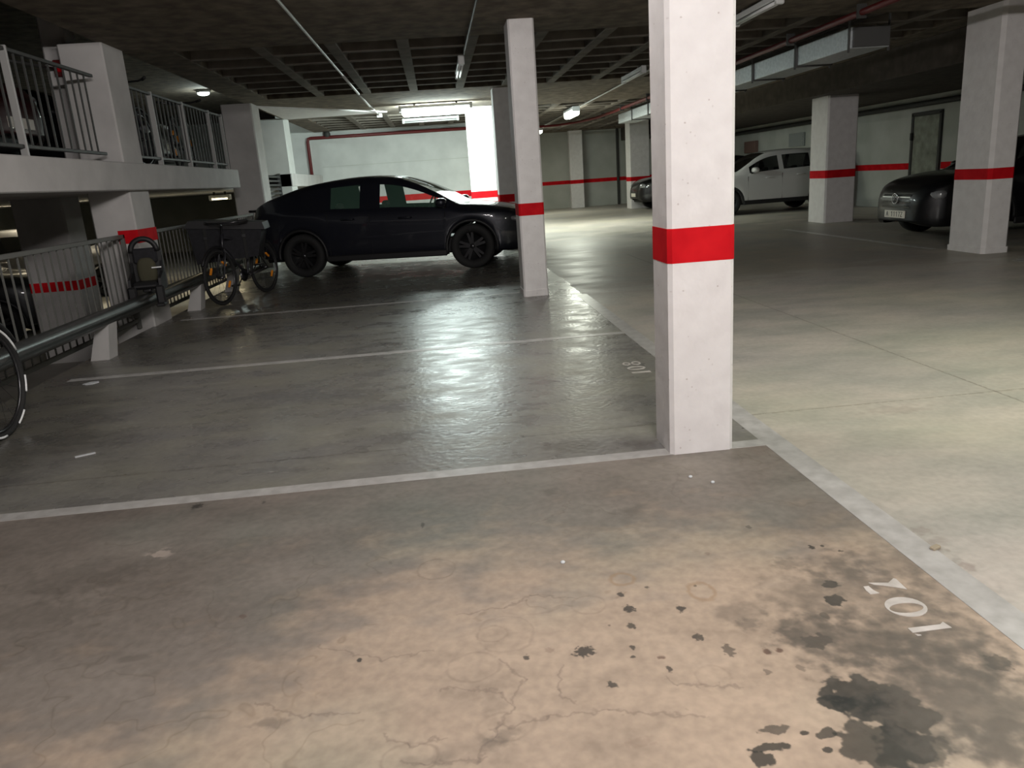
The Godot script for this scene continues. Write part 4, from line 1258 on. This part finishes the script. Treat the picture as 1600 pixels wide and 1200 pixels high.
func fastback_spec() -> Dictionary:
	# dark coupe-shaped hatchback: 4.69 m long, 1.48 m high
	return {
		"rear": -2.30, "front": 2.36, "axle_r": -1.395, "axle_f": 1.395, "wheel_r": 0.345, "half": 0.92, "floor_y": 0.50,
		"top": [[-2.30, 0.98], [-2.24, 1.10], [-2.12, 1.20], [-1.75, 1.33], [-1.30, 1.45], [-0.80, 1.515], [-0.30, 1.535], [0.15, 1.50], [0.50, 1.39], [0.85, 1.22], [1.17, 1.035], [1.40, 1.005], [1.80, 0.955], [2.10, 0.885], [2.28, 0.80], [2.36, 0.70]],
		"belt": [[-2.30, 0.93], [-2.0, 1.06], [-1.5, 1.06], [-0.5, 1.005], [0.6, 0.975], [1.1, 0.955], [1.6, 0.915], [2.1, 0.83], [2.36, 0.66]],
		"plan": [[-2.30, 0.62], [-2.24, 0.76], [-2.10, 0.85], [-1.6, 0.915], [-0.8, 0.92], [0.6, 0.915], [1.4, 0.905], [1.9, 0.85], [2.2, 0.72], [2.30, 0.60], [2.36, 0.48]],
		"low": [[-2.30, 0.50], [-2.2, 0.36], [-1.9, 0.30], [-1.0, 0.255], [1.0, 0.245], [1.8, 0.25], [2.2, 0.26], [2.36, 0.33]],
		"windshield": [0.24, 1.13], "rear_glass": [-2.02, -1.05], "windows": [[-0.86, -0.38], [-0.05, 0.96]], "seats": [0.02, -0.82],
		"mirror_x": 0.98, "handles": [-0.58, 0.36], "seams": [-0.92, -0.22, 1.0], "paint": car_paint(lin(0.012, 0.0135, 0.022)), "trim": M.black_plastic, "glass": M.glass, "rim": M.rim,
		"lamp_f": [2.10, 0.74, 0.66, Vector3(0.13, 0.045, 0.16), -0.55], "lamp_r": [-2.22, 0.88, 0.66, Vector3(0.06, 0.05, 0.16)], "plate_f": [2.365, 0.45], "plate_r": 0.62, "grille": [2.34, 0.40, 0.66, 0.42],
	}

func hatch_spec(paint: Color, metal := 0.2) -> Dictionary:
	# upright compact crossover: 3.95 m long, 1.55 m high
	return {
		"rear": -1.92, "front": 2.02, "axle_r": -1.23, "axle_f": 1.23, "wheel_r": 0.32, "half": 0.86, "floor_y": 0.50,
		"top": [[-1.92, 0.98], [-1.86, 1.20], [-1.72, 1.40], [-1.50, 1.50], [-0.9, 1.545], [-0.3, 1.55], [0.12, 1.51], [0.42, 1.40], [0.72, 1.22], [1.00, 1.055], [1.2, 1.03], [1.6, 0.985], [1.86, 0.90], [1.97, 0.78], [2.02, 0.66]],
		"belt": [[-1.92, 0.94], [-1.5, 1.06], [-0.5, 1.03], [0.6, 0.99], [1.1, 0.955], [1.6, 0.90], [1.9, 0.80], [2.02, 0.62]],
		"plan": [[-1.92, 0.66], [-1.86, 0.76], [-1.7, 0.82], [-1.2, 0.855], [0.0, 0.865], [1.2, 0.85], [1.6, 0.80], [1.88, 0.68], [1.97, 0.58], [2.02, 0.46]],
		"low": [[-1.92, 0.50], [-1.82, 0.34], [-1.5, 0.29], [0.0, 0.27], [1.4, 0.27], [1.85, 0.28], [2.02, 0.36]],
		"windshield": [0.20, 0.97], "rear_glass": [-1.86, -1.60], "windows": [[-1.45, -1.0], [-0.90, -0.20], [-0.08, 0.68]], "seats": [0.1, -0.7],
		"mirror_x": 0.60, "handles": [-0.62, 0.18], "seams": [-0.94, -0.14, 0.74], "paint": car_paint(paint, metal), "trim": M.black_plastic, "glass": M.glass_dark, "rim": M.rim,
		"lamp_f": [1.82, 0.76, 0.58, Vector3(0.12, 0.08, 0.13), -0.6], "lamp_r": [-1.86, 0.98, 0.66, Vector3(0.06, 0.13, 0.08)], "plate_f": [2.025, 0.48], "plate_r": 0.72, "grille": [2.0, 0.36, 0.62, 0.36],
	}

func sedan_spec(paint: Color) -> Dictionary:
	# low saloon with a long bonnet
	return {
		"rear": -2.25, "front": 2.25, "axle_r": -1.35, "axle_f": 1.38, "wheel_r": 0.33, "half": 0.89, "floor_y": 0.48,
		"top": [[-2.25, 0.86], [-2.15, 0.98], [-1.75, 1.04], [-1.5, 1.09], [-1.1, 1.28], [-0.7, 1.40], [-0.25, 1.43], [0.15, 1.40], [0.5, 1.27], [0.85, 1.08], [1.05, 0.985], [1.4, 0.955], [1.8, 0.90], [2.08, 0.82], [2.20, 0.72], [2.25, 0.62]],
		"belt": [[-2.25, 0.82], [-1.8, 0.95], [-0.5, 0.955], [0.6, 0.93], [1.1, 0.90], [1.6, 0.86], [2.05, 0.77], [2.25, 0.58]],
		"plan": [[-2.25, 0.62], [-2.15, 0.76], [-1.9, 0.84], [-1.2, 0.885], [0.0, 0.89], [1.2, 0.88], [1.7, 0.84], [2.0, 0.74], [2.18, 0.60], [2.25, 0.46]],
		"low": [[-2.25, 0.45], [-2.1, 0.30], [-1.8, 0.22], [0.0, 0.20], [1.7, 0.20], [2.1, 0.20], [2.25, 0.26]],
		"windshield": [0.22, 1.02], "rear_glass": [-1.55, -0.75], "windows": [[-1.15, -0.28], [-0.16, 0.70]], "seats": [0.05, -0.75],
		"mirror_x": 0.62, "handles": [-0.5, 0.3], "seams": [-0.95, -0.22, 0.80], "paint": car_paint(paint, 0.2, 0.45), "trim": M.black_plastic, "glass": M.glass_dark, "rim": M.rim,
		"lamp_f": [1.98, 0.66, 0.62, Vector3(0.14, 0.07, 0.13), -0.6], "lamp_r": [-2.15, 0.82, 0.66, Vector3(0.06, 0.07, 0.16)], "plate_f": [2.262, 0.37], "plate_r": 0.70, "grille": [2.25, 0.44, 0.66, 0.36],
	}

func build_cars() -> void:
	var yaw := deg_to_rad(-12.5)           # nose swung a little toward the viewer
	var t := car("dark blue-grey fastback parked sideways behind the second column", P(-0.66, 0, 12.88), yaw, fastback_spec())
	t.scale = Vector3.ONE * 0.967
	t.name = "fastback_car"
	box_part("spoiler", Vector3(-2.36, 1.075, -0.62), Vector3(-2.12, 1.115, 0.62), M.black_gloss, t, 0.015)
	box_part("tail_lip", Vector3(-2.40, 0.90, -0.70), Vector3(-2.22, 0.96, 0.70), M.black_gloss, t, 0.015)
	var st := new_st(true)
	wheel_ring(st, 0.18, 0.014, Transform3D(Basis(Vector3(0, 1, 0), PI / 2) * Basis(Vector3(1, 0, 0), 0.35), Vector3(0.52, 0.98, -0.36)), 24)
	obj("steering_wheel", st, M.black_plastic, t)
	st = new_st(true)
	tube(st, [Vector3(-1.62, 1.34, 0), Vector3(-1.70, 1.40, 0)], 0.012, 6)
	obj("antenna", st, M.black_plastic, t)
	t = car("white compact crossover with dark windows parked along the right wall", P(8.52, 0, 19.85), PI, hatch_spec(lin(0.62, 0.62, 0.61), 0.0))
	t = car("black saloon with a bright number plate beside the right column", P(9.20, 0, 11.28), PI, sedan_spec(lin(0.006, 0.006, 0.008)))
	st = new_st(true)
	var xf := Transform3D(Basis(Vector3(0, 1, 0), PI / 2), Vector3(2.27, 0.60, 0))
	wheel_ring(st, 0.075, 0.008, xf, 24)
	for k in 3:
		var a := PI / 2 + TAU * k / 3
		tube(st, [xf * Vector3.ZERO, xf * Vector3(0.072 * cos(a), 0.072 * sin(a), 0)], 0.008, 6)
	obj("emblem", st, M.chrome, t)
	plate_text(t, "A 1117Z", Vector3(2.269, 0.37, 0))
	car("black car cut off by the right picture edge beside the column", P(9.25, 0, 6.9), PI, sedan_spec(lin(0.007, 0.007, 0.008)))
	car("small far black car beside the slim far column", P(8.45, 0, 25.2), PI, hatch_spec(lin(0.008, 0.008, 0.009), 0.3))
	car("dark red car behind the railing on the left upper deck", P(-6.3, 1.72, 8.9), 0.0, hatch_spec(lin(0.045, 0.003, 0.005), 0.2))
	car("dark car facing the railing on the upper deck beside the bicycles", P(-6.55, 1.72, 14.4), 0.0, hatch_spec(lin(0.03, 0.033, 0.038), 0.3))
	car("silver car on the lower deck seen through the fence", P(-8.7, -0.6, 17.8), deg_to_rad(15), hatch_spec(lin(0.30, 0.30, 0.31), 0.4))
	car("dark car on the lower deck seen through the fence at far left", P(-7.9, -0.6, 12.3), deg_to_rad(8), hatch_spec(lin(0.02, 0.022, 0.025), 0.3))

func build_litter() -> void:
	var st := new_st()
	prism(st, PackedVector2Array([Vector2(-0.055, -0.02), Vector2(-0.02, 0.035), Vector2(0.04, 0.045), Vector2(0.058, 0.01), Vector2(0.03, -0.04), Vector2(-0.02, -0.045)]), Transform3D(Basis(Vector3(1, 0, 0), Vector3(0, 0, -1), Vector3(0, 1, 0)), P(-2.76, 0.001, 5.91)), 0.004)
	tag(obj("paper_scrap", st, M.paper), "pale crumpled paper scrap on the dark floor near the barrier", "paper")
	st = new_st()
	bbox(st, Vector3(-0.05, 0.0, -0.012), Vector3(0.05, 0.004, 0.012), 0.001, Transform3D(Basis(Vector3(0, 1, 0), 0.5), P(-2.03, 0.0, 4.11)))
	tag(obj("paper_strip", st, M.paper), "thin pale strip of paper on the floor at left", "paper")
	st = new_st()
	bbox(st, Vector3(-0.018, 0.0, -0.010), Vector3(0.018, 0.012, 0.010), 0.003, Transform3D(Basis(Vector3(0, 1, 0), 0.4), P(1.56, 0.0, 2.18)))
	tag(obj("stone_chip", st, M.debris), "tiny tan stone chip on the edge of the white lane line", "stone")
	for q in [[0.98, 2.98, "tiny pale pebble nearest the white column's foot, left of its neighbour"], [1.05, 2.90, "tiny pale pebble below the white column, right of its neighbour"], [0.32, 2.36, "lone tiny pale pebble on the tan floor above the dark spots"]]:
		st = new_st(true)
		blob_mesh(st, P(q[0], 0.004, q[1]), Vector3(0.009, 0.006, 0.007), Transform3D.IDENTITY, 0.9, 7, 5)
		tag(obj("pebble", st, M.paper), q[2], "pebble", "pale pebbles before the column")

# ---------------------------------------------------------------- scene
func _ready() -> void:
	rng.seed = 7
	# camera: 1.3 m above the floor, tipped down and slightly rolled
	var cam := Camera3D.new()
	cam.name = "camera"
	add_child(cam)
	cam.fov = rad_to_deg(2.0 * atan(600.0 / 1186.1))
	cam.near = 0.05
	cam.far = 200.0
	var roll := deg_to_rad(-4.0074)
	var pitch := deg_to_rad(15.1657)
	var yaw := deg_to_rad(4.5327)
	cam.position = Vector3(0, 1.3, 0)
	cam.basis = Basis(Vector3.UP, -yaw) * Basis(Vector3.RIGHT, -pitch) * Basis(Vector3(0, 0, 1), roll)
	cam.current = true
	var we := WorldEnvironment.new()
	we.name = "surroundings"
	var env := Environment.new()
	env.background_mode = Environment.BG_COLOR
	env.background_color = Color.BLACK
	env.ambient_light_source = Environment.AMBIENT_SOURCE_DISABLED
	env.tonemap_mode = Environment.TONE_MAPPER_LINEAR
	env.tonemap_exposure = 1.0
	env.sdfgi_enabled = true
	env.ssao_enabled = true
	env.ssil_enabled = true
	we.environment = env
	add_child(we)
	make_materials()
	# lamps of the hall: long fluorescent battens
	var cool := Color(0.93, 1.0, 0.98)
	var lane := Color(0.98, 1.0, 0.93)
	var day := Color(1.0, 0.975, 0.965)
	var none := Vector2.ZERO
	luminaire("long glaring ceiling lamp above the dark car", P(-0.57, 2.74, 16.35), P(0.85, 2.74, 16.35), 12.0, Vector2(1.5, 19.0), 12.0, cool, 0.24, true)
	luminaire("unlit ceiling lamp behind the glaring one near the back wall", P(-0.63, 2.75, 19.5), P(0.68, 2.75, 19.5), 0.0, none, 0.0, cool)
	luminaire("unlit ceiling lamp left of the tall second column", P(0.47, 2.76, 10.5), P(0.47, 2.76, 11.9), 0.0, none, 0.0, cool, 0.075)
	luminaire("unlit ceiling lamp at the top edge over the lane", P(3.46, 2.76, 7.75), P(3.46, 2.76, 8.85), 0.0, none, 0.0, cool, 0.075)
	luminaire("unlit ceiling lamp over the lane beyond the second column", P(3.40, 2.76, 12.5), P(3.40, 2.76, 13.8), 0.0, none, 0.0, cool, 0.075)
	luminaire("lit ceiling lamp over the far lane left of the duct end", P(3.5, 2.75, 19.0), P(3.5, 2.75, 20.3), 15.0, Vector2(0.2, 0.2), 10.0, lane, 0.18, true)
	luminaire("small lit lamp at the far end of the lane", P(3.55, 2.75, 25.9), P(3.55, 2.75, 27.1), 5.0, Vector2(0.5, 0.5), 8.0, lane, 0.18, true)
	luminaire("lit ceiling lamp over the near lane, above the picture", P(3.46, 2.76, 2.6), P(3.46, 2.76, 4.0), 5.5, Vector2(0.2, 0.2), 6.0, lane)
	luminaire("lit ceiling lamp behind the viewer", P(0.10, 2.76, -1.0), P(1.50, 2.76, -1.0), 4.0, Vector2(3.0, 18.0), 8.0, day)
	luminaire("lit ceiling lamp over bay 108, above the picture", P(-0.70, 2.76, 3.9), P(0.70, 2.76, 3.9), 1.9, Vector2(0.5, 4.6), 6.0, day)
	round_lamp("round bright lamp on the upper deck ceiling", P(-5.7, 3.93, 21.4), 1.6)
	luminaire("lamp on the lower deck glimpsed under the deck edge", P(-5.0, 1.28, 18.0), P(-4.6, 1.28, 18.0), 2.5, none, 6.0, Color(1.0, 0.93, 0.75))
	luminaire("added unseen lamp of the lower deck behind its column", P(-8.45, 1.28, 17.2), P(-8.45, 1.28, 18.2), 9.0, Vector2(1.0, 1.0), 6.0, Color(1.0, 0.94, 0.80))  # added out of sight to brighten the lower deck floor
	build_shell_first()
	build_cars()
	build_barriers()
	build_bikes()
	build_litter()

func build_shell_first() -> void:
	build_floor()
	build_columns()
	build_shell()
	build_pipes()
